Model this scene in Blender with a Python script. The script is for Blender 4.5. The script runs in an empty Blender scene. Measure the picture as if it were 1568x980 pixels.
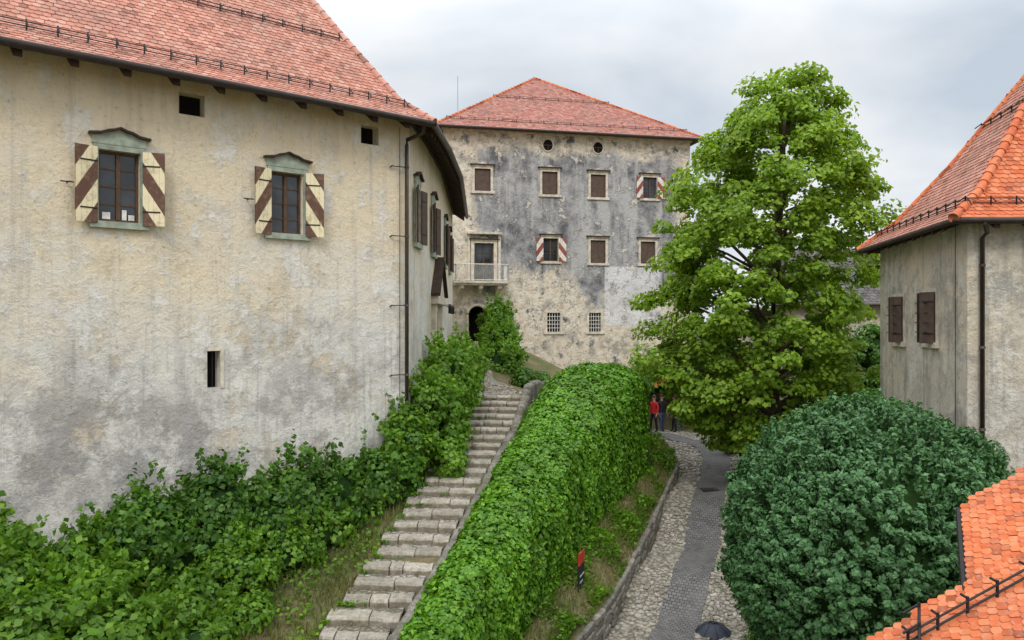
import bpy, math, random
import numpy as np
from mathutils import Vector, Matrix
rng=np.random.default_rng(7); random.seed(7)
scene=bpy.context.scene
scene.view_settings.view_transform='Standard'
scene.view_settings.look='None'
scene.view_settings.exposure=0

# ------------------------------------------------------------ materials
class MT:
    def __init__(s,name,rough=0.85,spec=0.3):
        s.m=bpy.data.materials.new(name); s.m.use_nodes=True
        s.n=s.m.node_tree.nodes; s.l=s.m.node_tree.links
        s.b=s.n['Principled BSDF']; s.b.inputs['Roughness'].default_value=rough
        s.b.inputs['Specular IOR Level'].default_value=spec
        s.tc=s.n.new('ShaderNodeTexCoord'); s.P=s.tc.outputs['Object']; s.UV=s.tc.outputs['UV']
        s.out=[x for x in s.n if x.type=='OUTPUT_MATERIAL'][0]
    def put(s,inp,val):
        if isinstance(val,bpy.types.NodeSocket): s.l.new(val,inp)
        else:
            if isinstance(val,tuple) and len(val)==3 and inp.type=='RGBA': val=(*val,1)
            inp.default_value=val
    def noise(s,scale,detail=5,rough=.55,vec=None,sc=None,off=None):
        t=s.n.new('ShaderNodeTexNoise'); t.inputs['Scale'].default_value=scale
        t.inputs['Detail'].default_value=detail; t.inputs['Roughness'].default_value=rough
        v=vec or s.P
        if sc or off:
            mp=s.n.new('ShaderNodeMapping'); s.l.new(v,mp.inputs[0])
            if sc: mp.inputs['Scale'].default_value=sc
            if off: mp.inputs['Location'].default_value=off
            v=mp.outputs[0]
        s.l.new(v,t.inputs['Vector']); return t.outputs['Fac']
    def voro(s,scale,feature='F1',vec=None,out='Distance',rand=1.0):
        t=s.n.new('ShaderNodeTexVoronoi'); t.feature=feature; t.inputs['Scale'].default_value=scale
        t.inputs['Randomness'].default_value=rand
        s.l.new(vec or s.P,t.inputs['Vector']); return t.outputs[out]
    def ramp(s,f,a,b,smooth=False):
        t=s.n.new('ShaderNodeMapRange'); t.inputs['From Min'].default_value=a; t.inputs['From Max'].default_value=b
        t.clamp=True
        if smooth: t.interpolation_type='SMOOTHSTEP'
        s.put(t.inputs['Value'],f); return t.outputs['Result']
    def math(s,op,a,b=0.0,c=0.0):
        t=s.n.new('ShaderNodeMath'); t.operation=op
        s.put(t.inputs[0],a); s.put(t.inputs[1],b)
        s.put(t.inputs[2],c); return t.outputs[0]
    def mix(s,f,a,b,mode='MIX'):
        t=s.n.new('ShaderNodeMix'); t.data_type='RGBA'; t.blend_type=mode
        s.put(t.inputs[0],f); s.put(t.inputs[6],a); s.put(t.inputs[7],b); return t.outputs[2]
    def xyz(s,v=None):
        t=s.n.new('ShaderNodeSeparateXYZ'); s.l.new(v or s.P,t.inputs[0]); return t.outputs
    def island(s):
        t=s.n.new('ShaderNodeNewGeometry'); return t.outputs['Random Per Island']
    def nrmz(s):
        t=s.n.new('ShaderNodeNewGeometry'); return s.xyz(t.outputs['True Normal'])[2]
    def cramp(s,f,stops):
        t=s.n.new('ShaderNodeValToRGB'); e=t.color_ramp.elements
        while len(e)<len(stops): e.new(0.5)
        for i,(p,c) in enumerate(stops): e[i].position=p; e[i].color=(*c,1)
        s.put(t.inputs[0],f); return t.outputs[0]
    def bump(s,h,strength=.5,dist=.02):
        t=s.n.new('ShaderNodeBump'); t.inputs['Strength'].default_value=strength; t.inputs['Distance'].default_value=dist
        s.l.new(h,t.inputs['Height']); s.l.new(t.outputs[0],s.b.inputs['Normal'])
    def col(s,c): s.put(s.b.inputs['Base Color'],c); return s
def simple(name,c,rough=.7,spec=.3,var=.25,sc=6,metal=0):
    m=MT(name,rough,spec); n=m.noise(sc,5)
    m.col(m.mix(m.ramp(n,.3,.7),tuple(x*(1-var) for x in c),tuple(min(1,x*(1+var)) for x in c)))
    m.b.inputs['Metallic'].default_value=metal
    m.bump(m.noise(sc*6,4),.25,.01)
    return m.m

def plaster_main():
    m=MT('cream_plaster',.93,.15); x,y,z=m.xyz()
    n1=m.noise(.28,6,.6); n2=m.noise(.9,8,.65,off=(3,1,7)); n3=m.noise(2.3,8,.7); n4=m.noise(9,8,.7)
    low=m.ramp(m.math('ADD',m.math('MULTIPLY',z,-.22),m.math('ADD',m.math('MULTIPLY',n1,2.6),m.math('MULTIPLY',n3,1.2))),1.4,2.1)
    c=m.mix(low,(.87,.745,.545),(.81,.77,.70))
    ochre=m.math('MULTIPLY',m.ramp(m.noise(.45,10,.80,off=(9,4,2)),.54,.60),m.math('MULTIPLY',m.ramp(z,3.5,.5),m.ramp(z,-4.5,-2.5)))
    c=m.mix(m.math('MULTIPLY',ochre,.5),c,(.74,.54,.28))
    white=m.ramp(m.noise(.8,9,.75,off=(5,14,2)),.52,.58)
    c=m.mix(m.math('MULTIPLY',white,.75),c,(.89,.865,.81))
    g=m.ramp(m.math('ADD',n2,m.math('MULTIPLY',z,-.026)),.55,.67)
    c=m.mix(m.math('MULTIPLY',g,.5),c,(.48,.44,.41))
    gl=m.math('MULTIPLY',m.ramp(m.noise(.5,10,.80,off=(1,8,3)),.485,.57),m.ramp(z,.8,-2.6))
    c=m.mix(m.math('MULTIPLY',gl,.78),c,(.37,.345,.335))
    tp=m.math('MULTIPLY',m.ramp(m.noise(1.3,9,.78,off=(6,3,1)),.53,.60),m.ramp(z,-4,3))
    c=m.mix(m.math('MULTIPLY',tp,.30),c,(.62,.51,.36))
    st=m.noise(1.0,8,.7,sc=(3.4,3.4,.22))
    c=m.mix(m.math('MULTIPLY',m.ramp(st,.52,.66),.38),c,(.46,.42,.38))
    dr=m.math('MULTIPLY',m.ramp(m.noise(1.0,7,.65,sc=(6,6,.35),off=(3,3,3)),.56,.66),m.ramp(z,3.5,-2))
    c=m.mix(m.math('MULTIPLY',dr,.5),c,(.40,.375,.35))
    ev=m.math('MULTIPLY',m.ramp(z,3.8,5.6),m.ramp(m.noise(1.0,6,.6,sc=(2.2,2.2,.5)),.40,.58))
    c=m.mix(m.math('MULTIPLY',ev,.5),c,(.62,.49,.32))
    sp=m.ramp(n4,.35,.42); c=m.mix(sp,m.mix(.4,c,(.34,.28,.2)),c)
    m.col(c)
    h=m.math('ADD',m.math('MULTIPLY',n3,.9),m.math('MULTIPLY',m.noise(7,10,.78),.9)); h=m.math('ADD',h,m.math('MULTIPLY',g,-.12))
    h=m.math('ADD',h,m.math('MULTIPLY',white,.2)); h=m.math('ADD',h,m.math('MULTIPLY',ochre,-.25))
    m.bump(h,.85,.085); return m.m
def plaster_far():
    m=MT('weathered_grey_plaster',.95,.15); x,y,z=m.xyz()
    n1=m.noise(.35,7,.65); n2=m.noise(1.1,9,.7,off=(4,4,1)); n3=m.noise(3.5,8,.7)
    grey=m.mix(m.ramp(n2,.38,.60),(.13,.13,.14),(.42,.41,.40))
    stv=m.noise(1.0,6,.6,sc=(1.5,1.5,.2)); grey=m.mix(m.ramp(stv,.48,.62),grey,(.46,.45,.43))
    cream=m.mix(m.ramp(n3,.38,.58),(.60,.49,.36),(.76,.69,.57))
    lowm=m.ramp(m.math('ADD',z,m.math('MULTIPLY',n1,-10)),-2.6,-3.5)
    topm=m.ramp(m.math('ADD',z,m.math('MULTIPLY',n1,-3)),8.2,8.7)
    leftm=m.ramp(m.math('ADD',x,m.math('MULTIPLY',n1,-1.5)),-2.5,-3.1)
    rm=m.ramp(m.math('ADD',x,m.math('MULTIPLY',n1,3)),11.2,12.0)
    mask=m.math('MAXIMUM',m.math('MAXIMUM',lowm,topm),m.math('MAXIMUM',leftm,rm))
    mask=m.math('MULTIPLY',mask,m.ramp(n2,.37,.45))
    c=m.mix(mask,grey,cream)
    wm=m.math('MULTIPLY',m.math('MULTIPLY',m.ramp(x,5.55,5.6),m.ramp(x,9.2,9.0)),m.math('MULTIPLY',m.ramp(z,3.25,3.2),m.ramp(z,-.35,-.3)))
    c=m.mix(m.math('MULTIPLY',wm,.85),c,m.mix(m.ramp(n2,.35,.6),(.58,.565,.55),(.76,.75,.74)))
    sp=m.ramp(m.noise(1.7,9,.75,off=(7,0,3)),.56,.59); c=m.mix(m.math('MULTIPLY',sp,.7),c,(.76,.70,.60))
    d=m.ramp(m.noise(.8,9,.75,off=(2,11,3)),.54,.62); c=m.mix(m.math('MULTIPLY',d,.55),c,(.19,.18,.175))
    m.col(c); m.bump(m.math('ADD',m.math('ADD',n3,sp),m.noise(9,8,.7)),.8,.08); return m.m
def plaster_right():
    m=MT('rough_beige_plaster',.95,.15); x,y,z=m.xyz()
    n1=m.noise(.5,8,.65,off=(1,2,3)); n2=m.noise(1.6,9,.75); n3=m.noise(5,9,.75)
    c=m.mix(m.ramp(n1,.40,.58),(.84,.72,.55),(.73,.66,.56))
    c=m.mix(m.math('MULTIPLY',m.ramp(n2,.5,.60),.55),c,(.42,.37,.32))
    c=m.mix(m.math('MULTIPLY',m.ramp(z,-.5,-4),.40),c,(.42,.41,.38))
    c=m.mix(m.math('MULTIPLY',m.ramp(m.noise(1.1,9,.75,off=(8,8,8)),.53,.58),.75),c,(.87,.82,.72))
    st=m.noise(1.0,8,.7,sc=(3.4,3.4,.22)); c=m.mix(m.math('MULTIPLY',m.ramp(st,.51,.64),.6),c,(.31,.285,.25))
    c=m.mix(m.math('MULTIPLY',m.ramp(m.noise(.7,10,.8,off=(3,5,1)),.52,.6),.6),c,(.33,.31,.29))
    m.col(c); m.bump(m.math('ADD',n2,n3),1,.12); return m.m
def tile_mat(name,a,b,c,dirt=.5):
    m=MT(name,.8,.25); i=m.island()
    k=m.cramp(i,[(0,a),(.45,b),(.8,c),(1,tuple(x*.6 for x in a))])
    n=m.noise(.7,7,.65); k=m.mix(m.math('MULTIPLY',m.ramp(n,.46,.66),dirt),k,(.25,.15,.12))
    n2=m.noise(14,5,.6); k=m.mix(m.math('MULTIPLY',m.ramp(n2,.5,.7),.25),k,(.6,.46,.38))
    m.col(k); m.bump(n2,.3,.01); return m.m
def leaf_mat(name,stops,trans=.35,big=.35,rough=.5,dark=.45):
    m=MT(name,rough,.35); i=m.island(); k=m.cramp(i,stops)
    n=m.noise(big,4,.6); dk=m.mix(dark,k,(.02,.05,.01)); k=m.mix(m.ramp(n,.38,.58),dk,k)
    m.col(k)
    tr=m.n.new('ShaderNodeBsdfTranslucent'); m.l.new(m.mix(1.0,k,(1.25,1.25,.5),'MULTIPLY'),tr.inputs['Color'])
    mx=m.n.new('ShaderNodeMixShader'); mx.inputs[0].default_value=trans
    m.l.new(m.b.outputs[0],mx.inputs[1]); m.l.new(tr.outputs[0],mx.inputs[2]); m.l.new(mx.outputs[0],m.out.inputs['Surface'])
    return m.m
def stone_mat(name,a,b,moss=.3,sc=3,riser_shade=0):
    m=MT(name,.92,.2); i=m.island(); n=m.noise(sc,8,.7); n2=m.noise(sc*5,8,.75)
    k=m.mix(m.ramp(n,.38,.62),a,b); k=m.mix(m.math('MULTIPLY',i,.5),k,tuple(x*.5 for x in a))
    k=m.mix(m.math('MULTIPLY',m.ramp(n2,.48,.6),.6),k,tuple(x*.42 for x in a))
    k=m.mix(m.math('MULTIPLY',m.ramp(m.noise(sc*.6,8,.75,off=(4,2,9)),.48,.58),moss),k,(.10,.10,.05))
    if riser_shade:  # shade of the step fronts painted in: steep faces turn browner
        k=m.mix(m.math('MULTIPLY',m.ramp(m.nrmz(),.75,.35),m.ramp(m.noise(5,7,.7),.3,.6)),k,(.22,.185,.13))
    m.col(k); m.bump(n2,.8,.05); return m.m
def cobble_mat():
    m=MT('cobblestone',.9,.2)
    v=m.voro(6.5,'DISTANCE_TO_EDGE'); c=m.voro(6.5,'F1',out='Color'); sx=m.xyz(c)
    k=m.mix(sx[0],(.24,.21,.17),(.46,.42,.36)); k=m.mix(m.ramp(v,.0,.09),(.08,.07,.05),k)
    k=m.mix(m.math('MULTIPLY',m.ramp(m.noise(.8,7,.7),.48,.6),.6),k,(.15,.14,.08))
    m.col(k); m.bump(m.ramp(v,0,.25),.9,.05); return m.m
def ground_mat():
    m=MT('ground_soil_grass',.95,.1); n=m.noise(.9,9,.7); n2=m.noise(6,8,.7)
    k=m.mix(m.ramp(n,.42,.58),(.09,.12,.035),(.22,.17,.10)); k=m.mix(m.ramp(n2,.4,.7),k,(.13,.11,.06))
    m.col(k); m.bump(n2,.8,.08); return m.m
def paver_mat():
    m=MT('dark_stone_pavers',.8,.3); t=m.n.new('ShaderNodeTexBrick'); m.l.new(m.UV,t.inputs['Vector'])
    t.inputs['Scale'].default_value=1.0; t.inputs['Brick Width'].default_value=.13; t.inputs['Row Height'].default_value=.11
    t.inputs['Mortar Size'].default_value=.012; t.inputs['Mortar Smooth'].default_value=.4
    t.inputs['Color1'].default_value=(.11,.105,.10,1); t.inputs['Color2'].default_value=(.18,.17,.165,1); t.inputs['Mortar'].default_value=(.04,.038,.036,1)
    n=m.noise(1.3,7,.7); k=m.mix(m.math('MULTIPLY',m.ramp(n,.42,.65),.5),t.outputs[0],(.19,.18,.16))
    m.col(k); h=m.math('SUBTRACT',1.0,t.outputs['Fac']); m.bump(h,.7,.02); return m.m
def shutter_mat(name,dark,light):
    m=MT(name,.7,.3); u,v,_=m.xyz(m.UV)
    n=m.noise(8,5)
    a=m.math('FRACT',m.math('ADD',m.math('ADD',m.math('MULTIPLY',v,1.7),m.math('MULTIPLY',u,.75)),m.math('MULTIPLY',n,.04)))
    f=m.ramp(a,.48,.51); d=m.ramp(m.noise(5,7,.75),.5,.62)
    k=m.mix(f,dark,light); k=m.mix(m.math('MULTIPLY',d,.5),k,(.30,.22,.13))
    g=m.ramp(m.math('ABSOLUTE',m.math('SUBTRACT',m.math('FRACT',m.math('MULTIPLY',u,4)),.5)),.46,.49); k=m.mix(m.math('MULTIPLY',g,.5),k,(.05,.03,.02))
    m.col(k); m.bump(m.noise(12,5),.5,.01); return m.m
M=dict(
 plaster=plaster_main(), far=plaster_far(), right=plaster_right(),
 tile=tile_mat('roof_tiles_red',(.44,.18,.125),(.52,.225,.16),(.58,.31,.235),.45),
 tilefar=tile_mat('roof_tiles_far',(.34,.13,.10),(.41,.165,.125),(.47,.24,.19),.5),
 tilesheen=tile_mat('roof_tiles_sky_sheen',(.42,.165,.11),(.50,.215,.15),(.58,.31,.24),.4),  # sky sheen of the left slope put into a paler tile colour
 tileor=tile_mat('roof_tiles_orange',(.48,.10,.032),(.57,.145,.047),(.63,.20,.085),.2),
 greytile=tile_mat('grey_shingles',(.07,.068,.065),(.10,.097,.093),(.14,.135,.13),.0),
 wood=simple('dark_eave_wood',(.045,.028,.018),.8), soffit=simple('soffit_boards',(.07,.045,.028),.85),
 metal=simple('dark_gutter_metal',(.05,.035,.028),.45,.5,metal=.3), iron=simple('black_iron',(.018,.016,.015),.6),
 frame=simple('brown_window_wood',(.10,.055,.03),.65), green=simple('green_grey_stone',(.32,.36,.29),.9,.2,.3,5),
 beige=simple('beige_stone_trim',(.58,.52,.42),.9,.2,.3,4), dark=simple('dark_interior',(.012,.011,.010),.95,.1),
 white=simple('pale_paint',(.7,.68,.63),.7), brown=simple('brown_shutter_wood',(.10,.065,.05),.75),
 shut=shutter_mat('painted_shutter',(.13,.065,.045),(.80,.70,.46)), shutr=shutter_mat('painted_shutter_red',(.27,.06,.045),(.75,.70,.62)),
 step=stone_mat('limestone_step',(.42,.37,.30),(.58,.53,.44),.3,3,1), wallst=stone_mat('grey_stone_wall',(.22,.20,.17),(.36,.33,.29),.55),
 cob=cobble_mat(), stones=stone_mat('river_stones',(.32,.28,.22),(.50,.45,.37),.1,1), ground=ground_mat(), paver=paver_mat(),
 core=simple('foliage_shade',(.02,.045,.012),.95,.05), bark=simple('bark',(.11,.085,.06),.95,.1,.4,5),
 treeleaf=leaf_mat('tree_leaves',[(0,(.15,.27,.022)),(.5,(.235,.38,.032)),(1,(.36,.50,.055))],.45,.5,.5,.22),
 ivy=leaf_mat('ivy_leaves',[(0,(.07,.19,.014)),(.5,(.135,.32,.02)),(1,(.23,.45,.035))],.30,.6,.42,.35),
 shrub=leaf_mat('shrub_leaves',[(0,(.05,.135,.016)),(.5,(.09,.215,.022)),(1,(.16,.31,.035))],.35,.5),
 shrub2=leaf_mat('bright_shrub_leaves',[(0,(.09,.21,.016)),(.5,(.15,.31,.022)),(1,(.24,.41,.04))],.4,.5,.5,.35),
 box=leaf_mat('evergreen_needles',[(0,(.06,.15,.055)),(.6,(.095,.215,.075)),(1,(.14,.29,.10))],.22,.8,.55,.2),
 grass=leaf_mat('dry_grass',[(0,(.20,.16,.07)),(.5,(.17,.20,.05)),(1,(.30,.26,.11))],.35,.6),
 skin=simple('skin',(.5,.3,.2),.6), 
)
g=MT('window_glass',.06,.6); g.col(g.mix(g.ramp(g.noise(1.5,3),.4,.6),(.015,.018,.022),(.045,.052,.06))); M['glass']=g.m

# ------------------------------------------------------------ mesh helpers
def empty(name,loc):
    e=bpy.data.objects.new(name,None); e.location=loc; e.empty_display_size=.5
    scene.collection.objects.link(e); return e
def link(name,me,mats,parent=None,smooth=False):
    ob=bpy.data.objects.new(name,me)
    for m in mats: me.materials.append(m)
    scene.collection.objects.link(ob)
    if parent is not None:
        ob.parent=parent; ob.matrix_parent_inverse=Matrix.Translation(parent.location).inverted()
    if smooth: me.polygons.foreach_set('use_smooth',[True]*len(me.polygons))
    return ob
class MB:
    def __init__(s): s.v=[];s.f=[];s.mi=[];s.uv=[];s.hasuv=False
    def add(s,v,f,mat=0,uv=None):
        b=len(s.v); s.v+= [tuple(p) for p in v]; s.f+=[tuple(b+i for i in q) for q in f]; s.mi+=[mat]*len(f)
        if uv is not None: s.hasuv=True; s.uv+=[tuple(u) for u in uv]
        else: s.uv+=[(0,0)]*len(v)
    def obb(s,o,ax,ay,az,mat=0,uv=False):
        o,ax,ay,az=map(Vector,(o,ax,ay,az)); v=[];u=[]
        for k in(0,1):
            for j in(0,1):
                for i in(0,1): v.append(o+ax*i+ay*j+az*k); u.append((i,k))
        s.add(v,[(0,2,3,1),(4,5,7,6),(0,1,5,4),(2,6,7,3),(0,4,6,2),(1,3,7,5)],mat,u if uv else None)
    def box(s,x0,x1,y0,y1,z0,z1,mat=0): s.obb((x0,y0,z0),(x1-x0,0,0),(0,y1-y0,0),(0,0,z1-z0),mat)
    def tube(s,pts,r,n=8,mat=0,cap=True):
        pts=[Vector(p) for p in pts]; m=len(pts)
        if not hasattr(r,'__len__'): r=[r]*m
        v=[];f=[]; up=Vector((0,0,1))
        for i,p in enumerate(pts):
            t=(pts[min(i+1,m-1)]-pts[max(i-1,0)]).normalized()
            a=t.cross(up); 
            if a.length<.05: a=t.cross(Vector((1,0,0)))
            a.normalize(); b=t.cross(a)
            for k in range(n):
                an=2*math.pi*k/n; v.append(p+(a*math.cos(an)+b*math.sin(an))*r[i])
        for i in range(m-1):
            for k in range(n): f.append((i*n+k,i*n+(k+1)%n,(i+1)*n+(k+1)%n,(i+1)*n+k))
        if cap: f.append(tuple(range(n))); f.append(tuple((m-1)*n+k for k in range(n)))
        s.add(v,f,mat)
    def ell(s,c,r,nu=12,nv=8,mat=0):
        v=[];f=[]
        for j in range(nv+1):
            ph=math.pi*j/nv
            for i in range(nu):
                th=2*math.pi*i/nu
                v.append((c[0]+r[0]*math.sin(ph)*math.cos(th),c[1]+r[1]*math.sin(ph)*math.sin(th),c[2]+r[2]*math.cos(ph)))
        for j in range(nv):
            for i in range(nu): f.append((j*nu+i,j*nu+(i+1)%nu,(j+1)*nu+(i+1)%nu,(j+1)*nu+i))
        s.add(v,f,mat)
    def obj(s,name,mats,parent=None,smooth=False,bevel=0):
        me=bpy.data.meshes.new(name); me.from_pydata(s.v,[],s.f)
        if len(mats)>1: me.polygons.foreach_set('material_index',s.mi)
        if s.hasuv:
            l=me.uv_layers.new(name='UVMap'); idx=np.empty(len(me.loops),dtype=np.int32); me.loops.foreach_get('vertex_index',idx)
            l.data.foreach_set('uv',np.array(s.uv,dtype=np.float32)[idx].ravel())
        ob=link(name,me,mats,parent,smooth)
        if bevel:
            b=ob.modifiers.new('bevel','BEVEL'); b.width=bevel; b.segments=1; b.limit_method='ANGLE'
        return ob
class Fr:
    def __init__(s,A,B):
        s.A=Vector((A[0],A[1])); d=Vector((B[0]-A[0],B[1]-A[1])); s.L=d.length; s.d=d/s.L; s.o=Vector((s.d.y,-s.d.x))
        s.d3=Vector((s.d.x,s.d.y,0)); s.o3=Vector((s.o.x,s.o.y,0))
    def P(s,a,z,o=0): q=s.A+s.d*a+s.o*o; return Vector((q.x,q.y,z))
    def box(s,mb,s0,s1,z0,z1,o0,o1,mat=0,uv=False):
        mb.obb(s.P(s0,z0,o0),s.d3*(s1-s0),s.o3*(o1-o0),(0,0,z1-z0),mat,uv)
def wall_holes(mb,F,s0,s1,z0,z1,holes,depth=.3,mat=0):
    ss=sorted(set([s0,s1]+[h[0] for h in holes]+[h[1] for h in holes])); zs=sorted(set([z0,z1]+[h[2] for h in holes]+[h[3] for h in holes]))
    for i in range(len(ss)-1):
        for j in range(len(zs)-1):
            cs=(ss[i]+ss[i+1])/2; cz=(zs[j]+zs[j+1])/2
            if any(h[0]<cs<h[1] and h[2]<cz<h[3] for h in holes): continue
            mb.add([F.P(ss[i],zs[j]),F.P(ss[i+1],zs[j]),F.P(ss[i+1],zs[j+1]),F.P(ss[i],zs[j+1])],[(0,1,2,3)],mat)
    for a,b,c,d in holes:
        q=[(a,c),(b,c),(b,d),(a,d)]
        for k in range(4):
            p,r=q[k],q[(k+1)%4]
            mb.add([F.P(p[0],p[1]),F.P(r[0],r[1]),F.P(r[0],r[1],-depth),F.P(p[0],p[1],-depth)],[(0,1,2,3)],mat)
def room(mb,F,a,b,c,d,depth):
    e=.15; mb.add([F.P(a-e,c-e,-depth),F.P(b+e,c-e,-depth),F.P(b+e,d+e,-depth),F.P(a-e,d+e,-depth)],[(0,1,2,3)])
def leaves(name,P,N,size,mat,parent=None,droop=.5,T=None,wid=.42,jit=.35):
    n=len(P); N=N/np.maximum(np.linalg.norm(N,axis=1,keepdims=True),1e-6)
    R=rng.normal(size=(n,3)) if T is None else T+rng.normal(size=(n,3))*.25
    if T is None: R[:,2]-=droop*2
    Tn=R-N*(R*N).sum(1,keepdims=True); Tn/=np.maximum(np.linalg.norm(Tn,axis=1,keepdims=True),1e-6)
    B=np.cross(N,Tn); s=(size*(1+rng.uniform(-jit,jit,size=(n,1))))
    v=np.empty((n,4,3)); v[:,0]=P-Tn*s*.5; v[:,1]=P+B*s*wid+N*s*.10; v[:,2]=P+Tn*s*.55-N*s*.08; v[:,3]=P-B*s*wid+N*s*.10
    me=bpy.data.meshes.new(name); me.vertices.add(n*4); me.vertices.foreach_set('co',v.ravel())
    me.loops.add(n*4); me.loops.foreach_set('vertex_index',np.arange(n*4,dtype=np.int32))
    me.polygons.add(n); me.polygons.foreach_set('loop_start',np.arange(0,n*4,4,dtype=np.int32)); me.polygons.foreach_set('loop_total',np.full(n,4,dtype=np.int32))
    me.update(calc_edges=True); return link(name,me,[mat],parent)
def unit(n):
    d=rng.normal(size=(n,3)); return d/np.linalg.norm(d,axis=1,keepdims=True)
def clump_pts(c,r,nsub,rsub,nleaf,zmin=-.4,flat=.75,depth=(.75,1.02)):
    c=np.array(c);r=np.array(r); d=unit(nsub*3); d=d[d[:,2]>zmin][:nsub]
    ctr=c+r*d*rng.uniform(depth[0],depth[1],size=(len(d),1))
    rs=rsub*rng.uniform(.6,1.3,size=(len(d),1,1))
    u=unit(len(d)*nleaf).reshape(len(d),nleaf,3)*rng.uniform(.35,1,size=(len(d),nleaf,1))**.6
    u[:,:,2]*=flat
    P=ctr[:,None,:]+u*rs; N=u+d[:,None,:]*.6+rng.normal(size=u.shape)*.35; N[:,:,2]+=.35
    return P.reshape(-1,3),N.reshape(-1,3)
def lumpy(mb,c,r,amp=.12,nu=18,nv=12,mat=0):
    b=len(mb.v); mb.ell(c,r,nu,nv,mat)
    for i in range(b,len(mb.v)):
        p=Vector(mb.v[i])-Vector(c); k=1+amp*math.sin(p.x*3.1+c[0])*math.cos(p.y*2.7)+amp*.6*math.sin(p.z*5)
        mb.v[i]=tuple(Vector(c)+p*k)

# ------------------------------------------------------------ tiles
def tile_poly(mb,pts,w=.17,h=.15,lift=.0,mat=0,th=1.0):
    a,b=Vector(pts[0]),Vector(pts[1]); S=(b-a).normalized(); N=S.cross(Vector(pts[2])-a).normalized()
    if N.z<0: N=-N
    T=N.cross(S).normalized()
    if T.z<0: T=-T
    q=[((Vector(p)-a).dot(S),(Vector(p)-a).dot(T)) for p in pts]
    area=sum(q[i][0]*q[(i+1)%len(q)][1]-q[(i+1)%len(q)][0]*q[i][1] for i in range(len(q)))
    sg=1 if area>0 else -1
    tm=max(p[1] for p in q); s0=min(p[0] for p in q); s1=max(p[0] for p in q)
    xs=[-.5,-.3,0,.3,.5]; ys=[.0,-.16,-.24,-.16,0.]
    r=0; t=0.0
    while t<tm:
        off=(r%2)*w/2; s=s0-w+off
        while s<s1+w:
            cs,ct=s,t+h*.5
            ok=True
            for i in range(len(q)):
                p0,p1=q[i],q[(i+1)%len(q)]
                if sg*((p1[0]-p0[0])*(ct-p0[1])-(p1[1]-p0[1])*(cs-p0[0]))<-w*.25*math.hypot(p1[0]-p0[0],p1[1]-p0[1]): ok=False;break
            if ok:
                jz=random.uniform(0,.006); js=random.uniform(-.006,.006); jt=random.uniform(-.008,.008)
                base=a+S*(s+js)+T*(t+jt)+N*(lift+jz)
                v=[base+S*(x*w*.97)+T*(y*h*.9)+N*.034*th for x,y in zip(xs,ys)]
                v+=[base+S*(.5*w*.97)+T*(h*1.25)+N*.012*th,base-S*(.5*w*.97)+T*(h*1.25)+N*.012*th]
                v+=[v[k]-N*.02*th for k in range(5)]
                mb.add(v,[(0,1,2,3,4,5,6),(0,7,8,1),(1,8,9,2),(2,9,10,3),(3,10,11,4)],mat)
            s+=w
        t+=h; r+=1
def ridge_tiles(mb,p,q,r=.10,mat=0):
    p,q=Vector(p),Vector(q); L=(q-p).length; n=max(1,int(L/.32)); d=(q-p)/L
    for i in range(n):
        a=p+d*(L*i/n-.03); b=p+d*(L*(i+1)/n+.03)
        mb.tube([a,a+(b-a)*.5,b],[r*1.12,r,r*.9],10,mat)
def snow_guard(mb,p,q,N,dp=.55):
    p,q=Vector(p),Vector(q); L=(q-p).length; n=int(L/dp); N=Vector(N)
    up=Vector((0,0,1))
    for hgt in(.07,.16): mb.tube([p+up*hgt,q+up*hgt],.014,5)
    for i in range(n+1):
        a=p+(q-p)*i/n; mb.tube([a-up*.02,a+up*.21],.018,5); mb.tube([a+up*.19,a+N*.26+up*.19],.016,5)
def offs(poly,t):
    pts=[Vector(p) for p in poly]; n=len(pts); inn=[]
    for i in range(n-1):
        d=(pts[i+1]-pts[i]).normalized(); inn.append(Vector((-d.y,d.x)))
    res=[]
    for i in range(n):
        if i==0: res.append(pts[0]+inn[0]*t)
        elif i==n-1: res.append(pts[-1]+inn[-1]*t)
        else:
            a,b=inn[i-1],inn[i]; m=(a+b); m=m/(m.length_squared/2)
            res.append(pts[i]+m*t)
    return res
def ring_roof(parent,poly,prof,mat,soff,w=.17,h=.15,hips=(),emats=None):
    rings=[[Vector((p.x,p.y,z)) for p in offs(poly,t)] for t,z in prof]
    mats=[mat]+([emats[1]] if emats else [])
    tb=MB(); sb=MB(); sl=MB()
    for k in range(len(rings)-1):
        for i in range(len(poly)-1):
            mi=1 if emats and i in emats[0] else 0
            qd=[rings[k][i],rings[k][i+1],rings[k+1][i+1],rings[k+1][i]]
            tile_poly(tb,qd,w,h,0,mi)
            sl.add([p-Vector((0,0,.015)) for p in qd],[(0,1,2,3)],mi)
            sb.add([p-Vector((0,0,.10)) for p in qd],[(0,1,2,3)])
    for i in range(len(poly)-1):
        a,b=rings[0][i],rings[0][i+1]; sb.add([a-Vector((0,0,.02)),b-Vector((0,0,.02)),b-Vector((0,0,.10)),a-Vector((0,0,.10))],[(0,1,2,3)])
    tb.obj('roof_tiles',mats,parent); sl.obj('roof_underlay',mats,parent); sb.obj('roof_soffit',[soff],parent)
    rb=MB()
    for i in hips:
        for k in range(len(rings)-1): ridge_tiles(rb,rings[k][i]+Vector((0,0,.02)),rings[k+1][i]+Vector((0,0,.02)))
    if len(hips): rb.obj('hip_tiles',[mat],parent,True)
    return rings

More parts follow.
